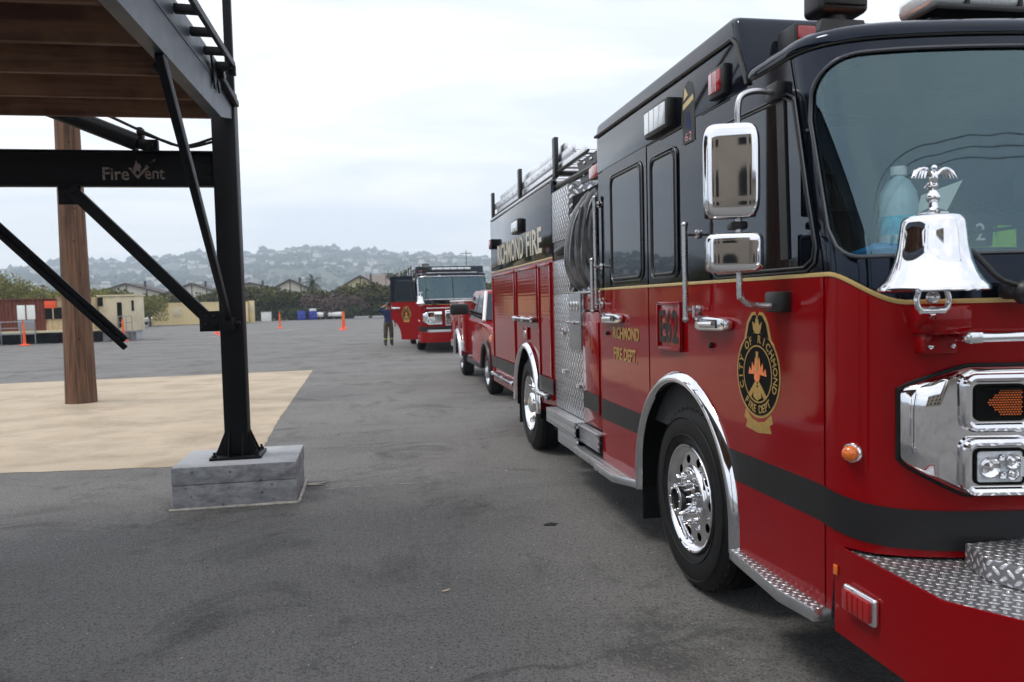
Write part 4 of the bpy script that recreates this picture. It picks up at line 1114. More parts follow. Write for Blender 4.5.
    for (x,s) in ((2.04,-1),(4.0,1)):
        for cy in (14.3,18.3):
            w=bpy.data.objects.new('wheel',None); COL.objects.link(w); w.parent=root; w.location=Vector((x,cy,.40))-ORG[root.name]; ORG[w.name]=Vector((x,cy,.40))
            bm=B(); lathe(bm,[(.22,.02),(.25,-.01),(.33,-.015),(.38,.01),(.40,.04),(.40,.20),(.38,.24),(.22,.24)],(x,cy,.40),'X',40,sx=-s); obj('tyre',bm,'rubber',w)
            bm=B(); lathe(bm,[(.225,.02),(.225,-.01),(.21,.0),(.18,.05),(.12,.05),(.11,-.02),(.07,-.05),(.0001,-.05)],(x,cy,.40),'X',32,sx=-s); obj('rim',bm,'satin',w)
    return root
pk=make_pickup(); pk.location.x+=.12

# =================================================================== FIREVENT PROP
t=thing('roof_ventilation_prop',(-1.19,7.4,0),'tall black steel training frame holding an overhead timber deck','training prop')
bm=B()
box(bm,-1.29,-1.09,7.30,7.50,.385,3.62,.01)
post=obj('post',bm,'steelblack',t)
bm=B(); 
for (px,py) in ((-1.19,7.4),): 
    box(bm,px-.22,px+.22,py-.20,py+.20,.362,.386,.004)
    for a in range(4):
        m=Matrix.Translation((px,py,0))@Matrix.Rotation(a*math.pi/2,4,'Z')
        for o_ in (-.06,.06): prism(bm,[(.10,.385),(.19,.385),(.10,.60)],'Y',o_-.006,o_+.006,mtx=m)
for (dx,dy) in ((-.18,-.16),(.18,-.16),(-.18,.16),(.18,.16)): lathe(bm,[(.022,.385),(.022,.405),(.012,.407),(.012,.43),(.0001,.431)],(-1.19+dx,7.4+dy,0),'Z',8)
obj('base_plate',bm,'steelblack',t)
bm=B()   # C channel cross beam
box(bm,-5.2,-1.292,7.385,7.40,2.775,3.085,.002); box(bm,-5.2,-1.292,7.32,7.385,3.072,3.085,.002); box(bm,-5.2,-1.292,7.32,7.385,2.775,2.788,.002)
xb=obj('cross_beam',bm,'steelblack',t)
bm=B()
for z in (2.84,2.93,3.02): ball(bm,(-1.36,7.38,z),.018,8)
for z in (2.84,2.93,3.02): box(bm,-1.40,-1.32,7.368,7.386,z-.03,z+.03,.002)
obj('beam_bolt',bm,'steelblack',xb)
bm=B()
def ft(s,x,z,w,h): textmesh(bm,s,.15,front_m(x,z,7.382),0,fit=(w,h),extr=.0006,bold=.002)
ft('Fire',-2.107,2.892,.215,.11); ft('ent',-1.79,2.890,.165,.09)
VX=lambda P:[(-1.93+(x+1.885)*.85,2.875+(z-2.875)*.92) for x,z in P]
prism(bm,VX([(-1.975,2.95),(-1.945,2.95),(-1.885,2.875),(-1.80,2.965),(-1.765,2.96),(-1.885,2.845)]),'Y',7.380,7.384)
prism(bm,VX([(-1.915,2.895),(-1.925,2.95),(-1.905,2.985),(-1.895,3.02),(-1.875,2.98),(-1.862,2.995),(-1.850,2.955),(-1.862,2.905),(-1.885,2.93)]),'Y',7.380,7.384)
for k in range(4): prism(bm,VX([(-1.815+.017*k,2.965+.012*k),(-1.79+.017*k,2.962+.012*k),(-1.755+.017*k,2.985+.013*k),(-1.765+.015*k,2.995+.013*k)]),'Y',7.380,7.384)
obj('beam_lettering',bm,'satin',xb)
bm=B()
def bar(bm,p0,p1,w,h):
    p0,p1=Vector(p0),Vector(p1); d=(p1-p0); L=d.length; d.normalize(); s=d.cross(Vector((0,0,1)))
    if s.length<.01: s=Vector((1,0,0))
    s.normalize(); u=s.cross(d)
    m=Matrix((( s.x,d.x,u.x,p0.x),(s.y,d.y,u.y,p0.y),(s.z,d.z,u.z,p0.z),(0,0,0,1)))
    box(bm,-w/2,w/2,0,L,-h/2,h/2,.004,mtx=m)
bar(bm,(-2.46,7.35,2.75),(-1.40,7.35,1.62),.07,.10); box(bm,-1.46,-1.285,7.31,7.33,1.50,1.68,.003); box(bm,-2.56,-2.38,7.33,7.345,2.62,2.79,.003)
for p in ((-1.40,7.30,1.56),(-1.40,7.30,1.63),(-1.33,7.30,1.56),(-1.33,7.30,1.63),(-2.50,7.32,2.72),(-2.44,7.32,2.72)): ball(bm,p,.014,8)
obj('knee_brace',bm,'steelblack',t)
bm=B(); bar(bm,(-1.14,4.93,3.20),(-1.20,7.28,1.56),.05,.085); box(bm,-1.24,-1.15,7.16,7.30,1.50,1.62,.003); ball(bm,(-1.17,5.0,3.13),.03,8); cyl(bm,(-1.22,7.22,1.57),(-1.10,7.22,1.57),.018)
obj('diagonal_strut',bm,'steelblack',t)
bm=B()
for o_ in (-.035,.035): bar(bm,(-3.75,7.0+o_*.3,3.27+o_),(-1.985,7.0+o_*.3,1.425+o_),.03,.045)
bar(bm,(-3.6,7.02,3.10),(-2.01,7.02,1.44),.01,.06)
for k in range(5): ball(bm,(-3.35+.33*k,6.975,2.853-.345*k),.010,6)
obj('folded_brace',bm,'steelblack',t)
bm=B(); tube(bm,[(-3.0,7.35,3.60),(-1.90,7.35,3.15)],.075,14); tube(bm,[(-1.96,7.35,3.18),(-1.80,7.35,3.115)],.05,12); box(bm,-1.86,-1.74,7.32,7.38,3.08,3.18,.01); cyl(bm,(-1.8,7.28,3.12),(-1.8,7.42,3.12),.03); box(bm,-1.90,-1.86,7.3,7.4,3.2,3.28,.005)
obj('hydraulic_cylinder',bm,'steelblack',t)
bm=B(); tube(bm,[(-2.35,7.3,3.46),(-2.1,7.3,3.36),(-1.85,7.3,3.24),(-1.55,7.3,3.12),(-1.28,7.3,3.19)],.012,8,smooth=4); tube(bm,[(-1.9,7.3,3.24),(-1.7,7.3,3.17),(-1.5,7.3,3.11),(-1.28,7.3,3.16)],.012,8,smooth=4)
obj('hydraulic_hose',bm,'rubber',t)
# deck: slightly tilted, rises away from the camera
Z0,Z1=3.065,3.255; ya,yb=1.0,6.88
def dz(y): return Z0+(Z1-Z0)*(y-ya)/(yb-ya)
bm=B()
prism(bm,[(ya,dz(ya)),(6.75,dz(6.75)),(7.29,3.36),(7.29,3.56),(ya,dz(ya)+.235)],'X',-1.125,-1.11)
prism(bm,[(ya,dz(ya)),(6.75,dz(6.75)),(6.75,dz(6.75)+.014),(ya,dz(ya)+.014)],'X',-1.20,-1.125)
obj('deck_side_beam',bm,'steelbeam',t)
bm=B(); prism(bm,[(ya,dz(ya)),(6.9,dz(6.9)),(6.9,dz(6.9)+.235),(ya,dz(ya)+.235)],'X',-5.12,-5.105)
obj('deck_side_beam',bm,'steelbeam',t)
bm=B()
prism(bm,[(ya,dz(ya)+.25),(7.20,dz(7.2)+.25),(7.20,dz(7.2)+.45),(ya,dz(ya)+.47)],'X',-1.15,-1.13)
prism(bm,[(ya,dz(ya)+.236),(7.28,dz(7.28)+.236),(7.28,dz(7.28)+.249),(ya,dz(ya)+.249)],'X',-1.20,-1.105)
obj('upper_channel',bm,'steelbeam',t)
bm=B()
bar(bm,(-.97,ya,3.42),(-.97,6.55,3.605),.03,.05)
for k in range(12): bar(bm,(-1.125,1.15+.46*k,3.44+.0155*k),(-.975,1.15+.46*k,3.435+.0155*k),.06,.05)
bar(bm,(-.975,6.52,3.60),(-.975,6.52,3.52),.05,.05); bar(bm,(-1.12,6.5,3.58),(-.97,6.5,3.58),.07,.06)
obj('hinged_rail',bm,'steelblack',t)
bm=B(); cyl(bm,(-1.10,6.55,3.53),(-1.04,6.55,3.53),.03,14); bar(bm,(-1.08,6.55,3.53),(-1.08,7.35,3.50),.05,.05); prism(bm,[(6.3,3.62),(6.7,3.62),(6.6,3.40),(6.5,3.5),(6.4,3.38)],'X',-1.10,-1.085)
obj('hinge_bracket',bm,'steelblack',t)
bm=B(); box(bm,-1.165,-1.095,7.36,7.43,3.60,5.4,.008); obj('guard_post',bm,'steelblack',t)
bm=B(); quad(bm,[(-1.127,5.18,3.28),(-1.127,5.44,3.285),(-1.127,5.44,3.385),(-1.127,5.18,3.38)][::-1]); obj('data_plate',bm,'white',t)
for k in range(9):
    yy=6.82-.68*k
    if yy<ya: break
    bm=B(); box(bm,-5.10,-1.21,yy,yy+.045,dz(yy)+.005,dz(yy)+.235,.004); obj('deck_joist',bm,'joist',t)
k=ya
while k<6.86: bm=B(); box(bm,-5.10,-1.21,k,k+.138,dz(k)+.24,dz(k)+.275,.003); k+=.142; obj('deck_board',bm,'joist',t)
# far-left and near posts that carry the rest of the frame
for (px,py) in ((-5.2,7.4),(-1.25,.9),(-5.2,.9)):
    bm=B(); box(bm,px-.1,px+.1,py-.1,py+.1,.385,3.04,.01); box(bm,px-.22,px+.22,py-.2,py+.2,.362,.385,.004); obj('post',bm,'steelblack',t)
def footing(cx,cy,label,seal=True):
    t=thing('concrete_footing',(cx,cy,0),label,'footing','concrete footings of the training frame')
    bm=B()
    x0,x1,y0,y1=cx-.515,cx+.515,cy-.42,cy+.42
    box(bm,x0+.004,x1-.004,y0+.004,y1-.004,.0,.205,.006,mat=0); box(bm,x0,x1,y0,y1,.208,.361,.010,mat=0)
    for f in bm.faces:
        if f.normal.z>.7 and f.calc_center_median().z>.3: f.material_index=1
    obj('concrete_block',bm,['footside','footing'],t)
    bm=B(); 
    pts=[(x0-.02,y0-.008),(x1+.01,y0-.008),(x1+.012,y1)]
    for a,b_ in zip(pts,pts[1:]):
        n=16; tube(bm,[(a[0]+(b_[0]-a[0])*k/n+random.uniform(-.004,.004),a[1]+(b_[1]-a[1])*k/n+random.uniform(-.004,.004),.004) for k in range(n+1)],[.014*random.uniform(.7,1.3) for k in range(n+1)],6)
    if seal:
        for k in range(7): 
            a=random.uniform(-.5,.6); tube(bm,[(x1+.02,y1-.18,.004),(x1+.02+.2*math.cos(a)*random.uniform(.4,1.2),y1-.18+.2*math.sin(a)*random.uniform(.4,1.2),.003)],[.012,.004],5)
    obj('sealant_bead',bm,'silicone',t)
footing(-1.165,7.40,'grey concrete block under the black steel post')
footing(-5.2,7.40,'grey concrete block under the far left post',False)
footing(-1.25,.9,'grey concrete block beside the camera',False)
footing(-5.2,.9,'grey concrete block at the left rear of the frame',False)

# utility pole
bm=B(); n=40; rings=[]
zs=[0,.05,.5,1.2,2,3,4,5,6,7.5,9,10.5]
pts=[(-5.345+.0*z,15.93,z) for z in zs]; rr=[.275,.272,.262,.252,.242,.232,.222,.212,.205,.195,.185,.175]
tube(bm,pts,rr,40)
for v in bm.verts:
    a=math.atan2(v.co.y-15.93,v.co.x+5.345); k=1+.025*noise.noise(Vector((math.cos(a)*6,math.sin(a)*6,v.co.z*.35)))-.03*(1 if abs(((a*3.3)%2.1)-1)<.05 else 0)
    v.co.x=-5.345+(v.co.x+5.345)*k; v.co.y=15.93+(v.co.y-15.93)*k
t=thing('utility_pole',(-5.345,15.93,0),'thick brown wooden utility pole standing on the tan concrete pad','utility pole')
obj('pole_shaft',bm,'polewood',t,ang=60)
bm=B(); box(bm,-6.5,-4.2,15.68,15.78,9.7,9.85,.005); 
for x in (-6.3,-5.8,-4.9,-4.4): lathe(bm,[(.02,9.85),(.02,9.92),(.05,9.94),(.05,10.02),(.0001,10.03)],(x,15.73,0),'Z',12)
obj('cross_arm',bm,'polewood',t)
bm=B()
for k in range(8): ball(bm,(-5.345+.25*math.cos(-1.2+.2*(k%3)),15.93-.245,1.2+k*.6),.016,6)
obj('pole_bolt',bm,'steelblack',t)

# =================================================================== GROUND
def sheet(name,x0,x1,y0,y1,z,mat,label=None):
    bm=B(); quad(bm,[(x0,y0,z),(x1,y0,z),(x1,y1,z),(x0,y1,z)]); o=obj(name,bm,mat); tag(o,kind='structure'); return o
sheet('ground',-2300,2300,-2300,2300,-.012,'dirt')
sheet('asphalt_lot',-75,90,-60,108,-.004,'asphalt')
bm=B(); rnd=random.Random(8)
poly=[(-9.5,9.62),(-6,9.32),(-3.92,9.17),(-2.16,8.96),(-1.27,8.93),(-1.37,12.),(-1.48,21.5),(-9.5,20.95)]
pp_=[]
for a,b_ in zip(poly,poly[1:]+poly[:1]):
    n=max(2,int(math.dist(a,b_)/.12))
    for k in range(n): j=0 if k==0 else .012; pp_.append((a[0]+(b_[0]-a[0])*k/n+rnd.uniform(-j,j),a[1]+(b_[1]-a[1])*k/n+rnd.uniform(-j,j)*1.6))
poly=pp_
bm.faces.new([bm.verts.new((x,y,.0)) for x,y in poly]); o=obj('concrete_pad',bm,'pad'); tag(o,kind='structure')
bm=B()
for (p,q,w) in (((-13.5,60.),(-3.2,58.),.13),((-9.5,50.),(-5.,63.),.12),((-24,47.),(-9,44.4),.10),((2.2,45),(-6.,46.8),.10)):
    d=(Vector(q)-Vector(p)).normalized(); n_=Vector((-d.y,d.x))*w
    quad(bm,[(p[0]-n_.x,p[1]-n_.y,.004),(q[0]-n_.x,q[1]-n_.y,.004),(q[0]+n_.x,q[1]+n_.y,.004),(p[0]+n_.x,p[1]+n_.y,.004)])
o=obj('painted_line',bm,'line'); tag(o,kind='structure')
# chalky scuffs near the footing and oil stain
bm=B(); 
for k in range(9):
    x=-.38+.11*k+random.uniform(-.03,.03); y=7.44+random.uniform(-.015,.015)
    if k in (4,): continue
    ps=[(x+.055*math.cos(a*math.pi/5)*random.uniform(.7,1.1),y+.008*math.sin(a*math.pi/5)*random.uniform(.5,1.2),.0006) for a in range(10)]
    bm.faces.new([bm.verts.new(p) for p in ps])
o=obj('chalk_scuff',bm,'line'); tag(o,kind='structure')

bm=B(); rnd=random.Random(3)
for k in range(420):
    x=rnd.uniform(-3.5,2.2); y=1.8+7*rnd.random()**1.3; r=rnd.uniform(.0025,.006)*(1.6 if rnd.random()<.1 else 1)
    b2=bmesh.new(); bmesh.ops.create_icosphere(b2,subdivisions=1,radius=r)
    for v in b2.verts: v.co=v.co*rnd.uniform(.7,1.2); v.co.z*=.6; v.co+=Vector((x,y,r*.3))
    merge(bm,b2)
o=obj('loose_gravel',bm,'footing',uv=False); tag(o,'tiny loose stones scattered on the asphalt','gravel',kind='stuff')
bm=B(); prism(bm,[(-.05,0),(-.02,.014),(.03,.010),(.06,-.004),(.02,-.013),(-.02,-.010)],'Z',0,.003)
for v in bm.verts: v.co.z+=.004+abs(v.co.x)*.15
o=obj('dry_leaf',bm,'orangecloth' if False else 'tanbox'); o.location=(.40,4.55,0); o.scale=(.55,.55,.8); o.rotation_euler=(0,0,.4); tag(o,'small dry tan leaf lying alone on the asphalt left of the engine','leaf')
for (x,y,r,nm) in ((1.32,5.75,.05,1),):
    bm=B(); bm.faces.new([bm.verts.new((x+r*math.cos(a*.45)*(1+.35*math.sin(a*1.7+nm)),y+r*.8*math.sin(a*.45)*(1+.3*math.cos(a*2.3)),.0008)) for a in range(14)]); o=obj('oil_stain',bm,'rubber'); tag(o,kind='structure')
# =================================================================== BACKGROUND
def az(x,y): return math.atan2(x,y)
# leaf clump meshes
def leafy(name,w,d,h,n,s,mat,base=.0,lump=5,seed=1):
    rnd=random.Random(seed); bm=B()
    cl=[(rnd.uniform(-.38,.38)*w,rnd.uniform(-.3,.3)*d,base+h*rnd.uniform(.35,.78),rnd.uniform(.22,.36)) for _ in range(lump)]
    for i in range(n):
        if rnd.random()<.35:
            c=None; x=rnd.uniform(-.5,.5)*w; y=rnd.uniform(-.5,.5)*d; z=base+rnd.random()**.8*h*.75
            if (2*x/w)**2+(2*y/d)**2>1: continue
        else:
            c=rnd.choice(cl); v=Vector((rnd.gauss(0,1),rnd.gauss(0,1),rnd.gauss(0,1))).normalized()*(rnd.random()**.35)
            x=c[0]+v.x*c[3]*w; y=c[1]+v.y*c[3]*d; z=c[2]+v.z*c[3]*h
            if z<base*.3: continue
        q=s*rnd.uniform(.6,1.4); a=Vector((rnd.gauss(0,1),rnd.gauss(0,1),rnd.gauss(0,1))).normalized(); b_=a.orthogonal().normalized()
        a=a.cross(b_); p=Vector((x,y,max(.03,z)))
        bm.faces.new([bm.verts.new(p+a*q+b_*q*.2),bm.verts.new(p+b_*q*.7),bm.verts.new(p-a*q),bm.verts.new(p-b_*q*.7)])
    return bm
def plant(name,bm,mat,stem,label,cat,group,twr=.08):
    t=thing(name,(0,0,0),label,cat,group)
    obj('foliage',bm,mat,t,uv=False)
    bm=B()
    for k in range(4):
        a=k*1.7; tube(bm,[(0.05*math.cos(a),.05*math.sin(a),0),(.25*stem*math.cos(a)*.5,.25*stem*math.sin(a)*.5,stem*.5),(.5*stem*math.cos(a)*.5,.5*stem*math.sin(a)*.5,stem)],[twr,twr*.6,twr*.2],6)
    obj('stem',bm,'bark',t); return t
hp=[plant('hedge_bush',leafy('f',6.5,4.5,3.45+.25*k,3600,.20,None,.2,7,20+k),'hedge',2.1,'olive green bush in the dense hedge across the lot','bush','green bushes of the far hedge') for k in range(3)]
bp=[plant('bare_bush',leafy('f',4.5,3.5,3.1+.25*k,2600,.13,None,.2,6,40+k),'bare',2.3,'leafless brown bush in the middle of the far hedge','bush','bare brown bushes of the far hedge') for k in range(2)]
first={}
hx=[(-23.5,1.02),(-20,1.0),(-16.6,1.08),(-13.2,1.08),(-10.2,.98),(-7.7,.9),(-.9,1.05),(2.1,1.12),(5.2,1.05),(8.4,.98),(12,1.0),(16,1.0),(-27,.95),(-30.5,1.0),(-34,1.0),(-37.5,1.05),(-41,1.0),(-45,1.05)]
for i,(x,s) in enumerate(hx):
    p=hp[i%3]; o=p if i<3 else copy_tree(p)
    o.location=(x,107+random.uniform(-.6,.9),0); o.scale=(s,s,s*random.uniform(.95,1.08)); o.rotation_euler=(0,0,random.uniform(0,6.28) if i%2 else random.uniform(-.4,.4))
for i,x in enumerate((-5.6,-4.0,-2.6,-6.6,-1.6)):
    p=bp[i%2]; o=p if i<2 else copy_tree(p)
    o.location=(x,105.4+random.uniform(-.5,.5),0); o.rotation_euler=(0,0,i*1.3)
# dark low shrubs in the shade under the hedge
sp=plant('low_shrub',leafy('f',3.,2.,1.9,1200,.16,None,.0,5,77),'palm',1.0,'low dark shrub at the foot of the hedge','shrub','dark shrubs at the foot of the hedge')
for i in range(14):
    o=sp if i==0 else copy_tree(sp); o.location=(-19.5+2.1*i,104.6+.4*math.sin(i*2.),0); o.rotation_euler=(0,0,i*2.2)
# left trees behind the trailers
for i,(x,y,s,lab) in enumerate(((-33.5,82,1.35,'largest yellow green tree, left edge of the picture'),(-29.5,80,1.05,'yellow green tree just right of the largest left tree'),(-38,84,1.5,'tall yellow green tree out past the left edge'),(-25.2,84,.95,'small yellowish tree rising behind the rusty trailer'),(-22.5,88,.8,'short yellow green tree next to the wooden pole'),(-45,80,1.5,'leftmost yellow green tree far beyond the trailers'),(-52,70,1.6,'big yellow green tree far outside to the left'))):
    t=thing('broadleaf_tree',(0,0,0),lab,'tree','yellow green trees beyond the trailers')
    bm=leafy('f',6.4,6,4.6,8000,.12,None,.9,12,60+i); obj('crown',bm,'treeyel',t,uv=False)
    bm=B(); tube(bm,[(0,0,0),(.1,0,1.2),(.05,.1,2.6),(0,0,3.8)],[.22,.17,.1,.04],8)
    for k in range(4): a=k*1.6+i; tube(bm,[(.08,0,1.2+.2*k),(math.cos(a)*.9,math.sin(a)*.9,2.4+.2*k),(math.cos(a)*1.7,math.sin(a)*1.7,3.3)],[.08,.05,.02],6)
    obj('trunk',bm,'bark',t); s*=.74; t.location=(x,y,0); t.scale=(s,s,s)
# evergreen at right near the engine, and palm
t=thing('evergreen_tree',(6.8,150,0),'dark evergreen tree rising behind the far fire engine','tree'); bm=leafy('f',6,5,5,1800,.28,None,3.2,6,91); bm.transform(Matrix.Translation((6.8,150,0))); obj('crown',bm,'palm',t); bm=B(); tube(bm,[(6.8,150,0),(6.8,150,5)],[.3,.12],8); obj('trunk',bm,'bark',t)
px,py=-8.75,134
t=thing('palm_tree',(px,py,0),'single palm tree between the two gabled houses','palm tree')
bm=B(); tube(bm,[(px,py,0),(px+.05,py,2.5),(px,py,5.3)],[.35,.28,.26],10); obj('trunk',bm,'bark',t)
bm=B(); rnd=random.Random(5)
for k in range(46):
    a=k*2.399; el=rnd.uniform(-.7,1.3); L=rnd.uniform(1.9,2.6); c=Vector((px,py,5.5))
    prev=c.copy(); pts=[]
    for j in range(6):
        tt=j/5; e=el-1.4*tt; pts.append(prev.copy()); prev=prev+Vector((math.cos(a)*math.cos(e),math.sin(a)*math.cos(e),math.sin(e)))*L/5
    side=Vector((-math.sin(a),math.cos(a),0))
    for p,q in zip(pts,pts[1:]):
        for sgn in (-1,1):
            for m_ in range(3):
                u=p.lerp(q,m_/3); v=p.lerp(q,(m_+.7)/3); tip=v+side*sgn*.34+Vector((0,0,-.12)); bm.faces.new([bm.verts.new(u),bm.verts.new(v),bm.verts.new(tip)])
obj('frond_crown',bm,'palm',t)

# houses beyond the hedge
def gable(cx,y,w,eave,ridge,depth,label,mat='housewall',windows=True,dark_half=False):
    t=thing('gabled_house',(cx,y,0),label,'house')
    bm=B(); prism(bm,[(cx-w/2,0),(cx+w/2,0),(cx+w/2,eave),(cx,ridge),(cx-w/2,eave)],'Y',y,y+depth); obj('wall',bm,mat,t)
    bm=B(); s=(ridge-eave)/(w/2); ov=.7; th=.28
    for sg in (-1,1):
        prism(bm,[(cx,ridge+.02),(cx+sg*(w/2+ov),eave-ov*s+.02),(cx+sg*(w/2+ov),eave-ov*s+th),(cx,ridge+th)],'Y',y-.6,y+depth+.6)
    rf=obj('roof',bm,'roof',t)
    bm=B(); box(bm,cx+w*.2,cx+w*.2+.35,y+2,y+2.4,ridge-1.,ridge+.6); obj('chimney',bm,'roof',rf)
    bm=B()
    for xx in (-.28,.0,.28): 
        bm=B(); box(bm,cx+xx*w-.09,cx+xx*w+.09,y-.05,y-.005,0,eave+(1-abs(xx)*2)*(ridge-eave)-.1); obj('timber_trim',bm,'roof',t)
    for sg in (-.13,.13):
        bm=B(); box(bm,cx+w*sg-w*.05,cx+w*sg+w*.05,y-.04,y-.01,eave-1.6,eave-.3); obj('window',bm,'sideglass',t)
gable(-12.9,140,6.4,4.6,6.25,10,'pale gabled house left of the palm tree')
gable(-20.2,145,8.5,4.9,5.95,10,'low grey house roof left of the pale gabled house','housewall')
gable(-1.0,138,8.2,4.35,6.6,16,'cream gabled house right of the palm tree','houseyellow')
gable(-31,150,9,4.5,6.2,10,'pale house roof seen between the wooden pole and the black post','housewall')
gable(-42,150,12,4.6,6.4,10,'pale house far left behind the yellow trees','housewall')
t=thing('long_house',(5.5,146,0),'long grey roofed building behind the right end of the hedge','house')
bm=B(); box(bm,0.5,14,146,156,0,5.2); obj('wall',bm,'houseyellow',t)
bm=B(); prism(bm,[(145.3,5.2),(156.6,5.2),(151,7.4)],'X',-.2,14.6); obj('roof',bm,'hillroof',t)

# tan container
def containerbox(x0,x1,y0,y1,h,mat,label,name='storage_container'):
    t=thing(name,((x0+x1)/2,(y0+y1)/2,0),label,'container'); bm=B(); n=int((x1-x0)/.28); 
    pts=[(x0,y0)]
    for k in range(n):
        a=x0+(x1-x0)*k/n; w=(x1-x0)/n; pts+=[(a+w*.1,y0),(a+w*.3,y0+.035),(a+w*.6,y0+.035),(a+w*.8,y0)]
    pts+=[(x1,y0),(x1,y1),(x0,y1)]
    prism(bm,pts,'Z',.12,h-.1); obj('corrugated_wall',bm,mat,t)
    bm=B()
    for x in (x0,x1-.12): box(bm,x-.01,x+.13,y0-.03,y0+.12,0,h,.01)
    box(bm,x0,x1,y0-.03,y0+.10,h-.12,h,.01); box(bm,x0,x1,y0-.03,y0+.10,.02,.16,.01); box(bm,x0,x1,y0,y1,h-.06,h)
    obj('container_frame',bm,mat,t)
    bm=B(); xm=x0+(x1-x0)*.22; box(bm,xm,xm+.9,y0-.02,y0+.02,.9,1.9,.01); obj('container_hatch',bm,'cream',t)
containerbox(-23.3,-13.2,92,94.6,2.45,'tanbox','long tan storage container in front of the hedge')
t=thing('service_pillar',(-12.85,93,0),'narrow cream panel standing at the right end of the tan container','panel')
bm=B(); box(bm,-13.1,-12.6,92.7,93.3,0,2.5,.03); obj('panel_body',bm,'tanbox',t); bm=B(); box(bm,-13.05,-12.65,92.66,92.705,1.2,2.2,.01); obj('panel_door',bm,'cream',t)

# rusty trailer + cream trailer
t=thing('rusty_trailer',(-20,48,0),'rust stained trailer building raised above a dark crawl space','trailer')
bm=B(); x0,x1=-33.,-15.15; n=90; pts=[(x0,47.6)]
for k in range(n):
    a=x0+(x1-x0)*k/n; w=(x1-x0)/n; pts+=[(a+w*.1,47.6),(a+w*.25,47.63),(a+w*.6,47.63),(a+w*.8,47.6)]
pts+=[(x1,47.6),(x1,50.4),(x0,50.4)]
prism(bm,pts,'Z',.72,2.45); obj('wall',bm,'rust',t,origin=(-20,48,0))
bm=B(); box(bm,x0,x1,47.5,50.5,2.45,2.51,.01); obj('roof',bm,'rust',t,origin=(-20,48,0))
bm=B(); box(bm,x0,x1+.1,47.1,50.4,.60,.72,.01); obj('floor_beam',bm,'cream',t)
bm=B(); box(bm,x0,x1,48.3,50.2,0,.6); 
for k in range(9): box(bm,x0+.3+k*2.2,x0+.6+k*2.2,47.4,47.7,0,.6)
obj('crawl_space',bm,'matte',t)
for (a,b_,z0,z1,m_) in ((-19.0,-18.1,1.35,2.15,'paper'),(-17.6,-16.75,1.35,1.98,'matte')):
    bm=B(); box(bm,a,b_,47.53,47.6,z0,z1,.01,mat=0); box(bm,(a+b_)/2-.03,(a+b_)/2+.03,47.50,47.54,z0,z1,mat=1); obj('window',bm,[m_,'rust'],t)
bm=B(); box(bm,-19.0,-18.15,47.55,47.6,.72,1.33,.01); obj('door',bm,'bluebag' if False else 'galv',t)
bm=B(); box(bm,-17.6,-17.0,47.5,47.56,1.95,2.35,.01); obj('wall_fixture',bm,'orange',t)
bm=B()
for x in (-20.6,-19.6,-18.6,-17.9): tube(bm,[(x,46.9,0),(x,46.9,1.25)],.03,6)
for z in (1.25,.9): tube(bm,[(-20.6,46.9,z),(-17.9,46.9,z)],.025,6)
tube(bm,[(-20.6,46.9,1.25),(-22.2,46.9,.45)],.03,6); box(bm,-20.6,-17.9,46.85,47.45,.55,.62); 
for k in range(3): box(bm,-21.0-.35*k,-20.65-.35*k,46.9,47.5,.42-.18*k,.46-.18*k)
obj('porch_railing',bm,'galv',t)
t=thing('cream_trailer',(-13.9,49.2,0),'cream trailer building with a narrow dark door beside the wooden pole','trailer')
bm=B(); box(bm,-15.1,-13.1,48.4,50.1,.55,2.55,.02); obj('wall',bm,'cream',t)
bm=B(); box(bm,-15.15,-13.05,48.3,50.2,2.55,2.63,.01); obj('roof',bm,'cream',t)
bm=B(); box(bm,-14.1,-13.85,48.36,48.41,.75,2.2,.005); obj('door',bm,'matte',t); pieces('window','matte',t,((-13.32,-13.2,48.36,48.41,1.7,2.3,.005),(-15.09,-14.85,48.36,48.41,2.0,2.5,.005)))
bm=B(); box(bm,-15.,-13.2,48.6,49.9,0,.55); obj('crawl_space',bm,'footing',t)
bm=B(); box(bm,-13.8,-13.1,47.5,48.38,.5,.56)
for k in range(3): box(bm,-14.1-.25*k,-13.85-.25*k,47.5,48.3,.36-.16*k,.40-.16*k)
for x in (-13.8,-13.4,-13.1): tube(bm,[(x,47.5,0),(x,47.5,1.4)],.022,6)
for z in (1.4,1.05): tube(bm,[(-13.8,47.5,z),(-13.1,47.5,z)],.022,6)
obj('entry_stair',bm,'galv',t)
for i,(x,lab) in enumerate(((-19.8,'left of two small gas cylinders under the rusty trailer porch'),(-20.5,'right of two small gas cylinders under the rusty trailer porch'))):
    t=thing('gas_cylinder',(x,46.6,0),lab if i else lab,'gas cylinder','gas cylinders by the porch')
    bm=B(); lathe(bm,[(.0001,.0),(.15,.0),(.15,.4),(.10,.48),(.05,.5),(.05,.56),(.0001,.56)],(x,46.6,0),'Z',16); obj('tank',bm,'white',t)
    bm=B(); tube(bm,[(x-.06,46.6,.55),(x-.06,46.6,.62),(x+.06,46.6,.62),(x+.06,46.6,.55)],.012,6); obj('tank_handle',bm,'galv',t)
bpy.data.objects['gas_cylinder']['label']='gas cylinder nearer the orange post, under the rusty trailer porch'
bpy.data.objects['gas_cylinder.001']['label']='gas cylinder nearer the left edge, under the rusty trailer porch'

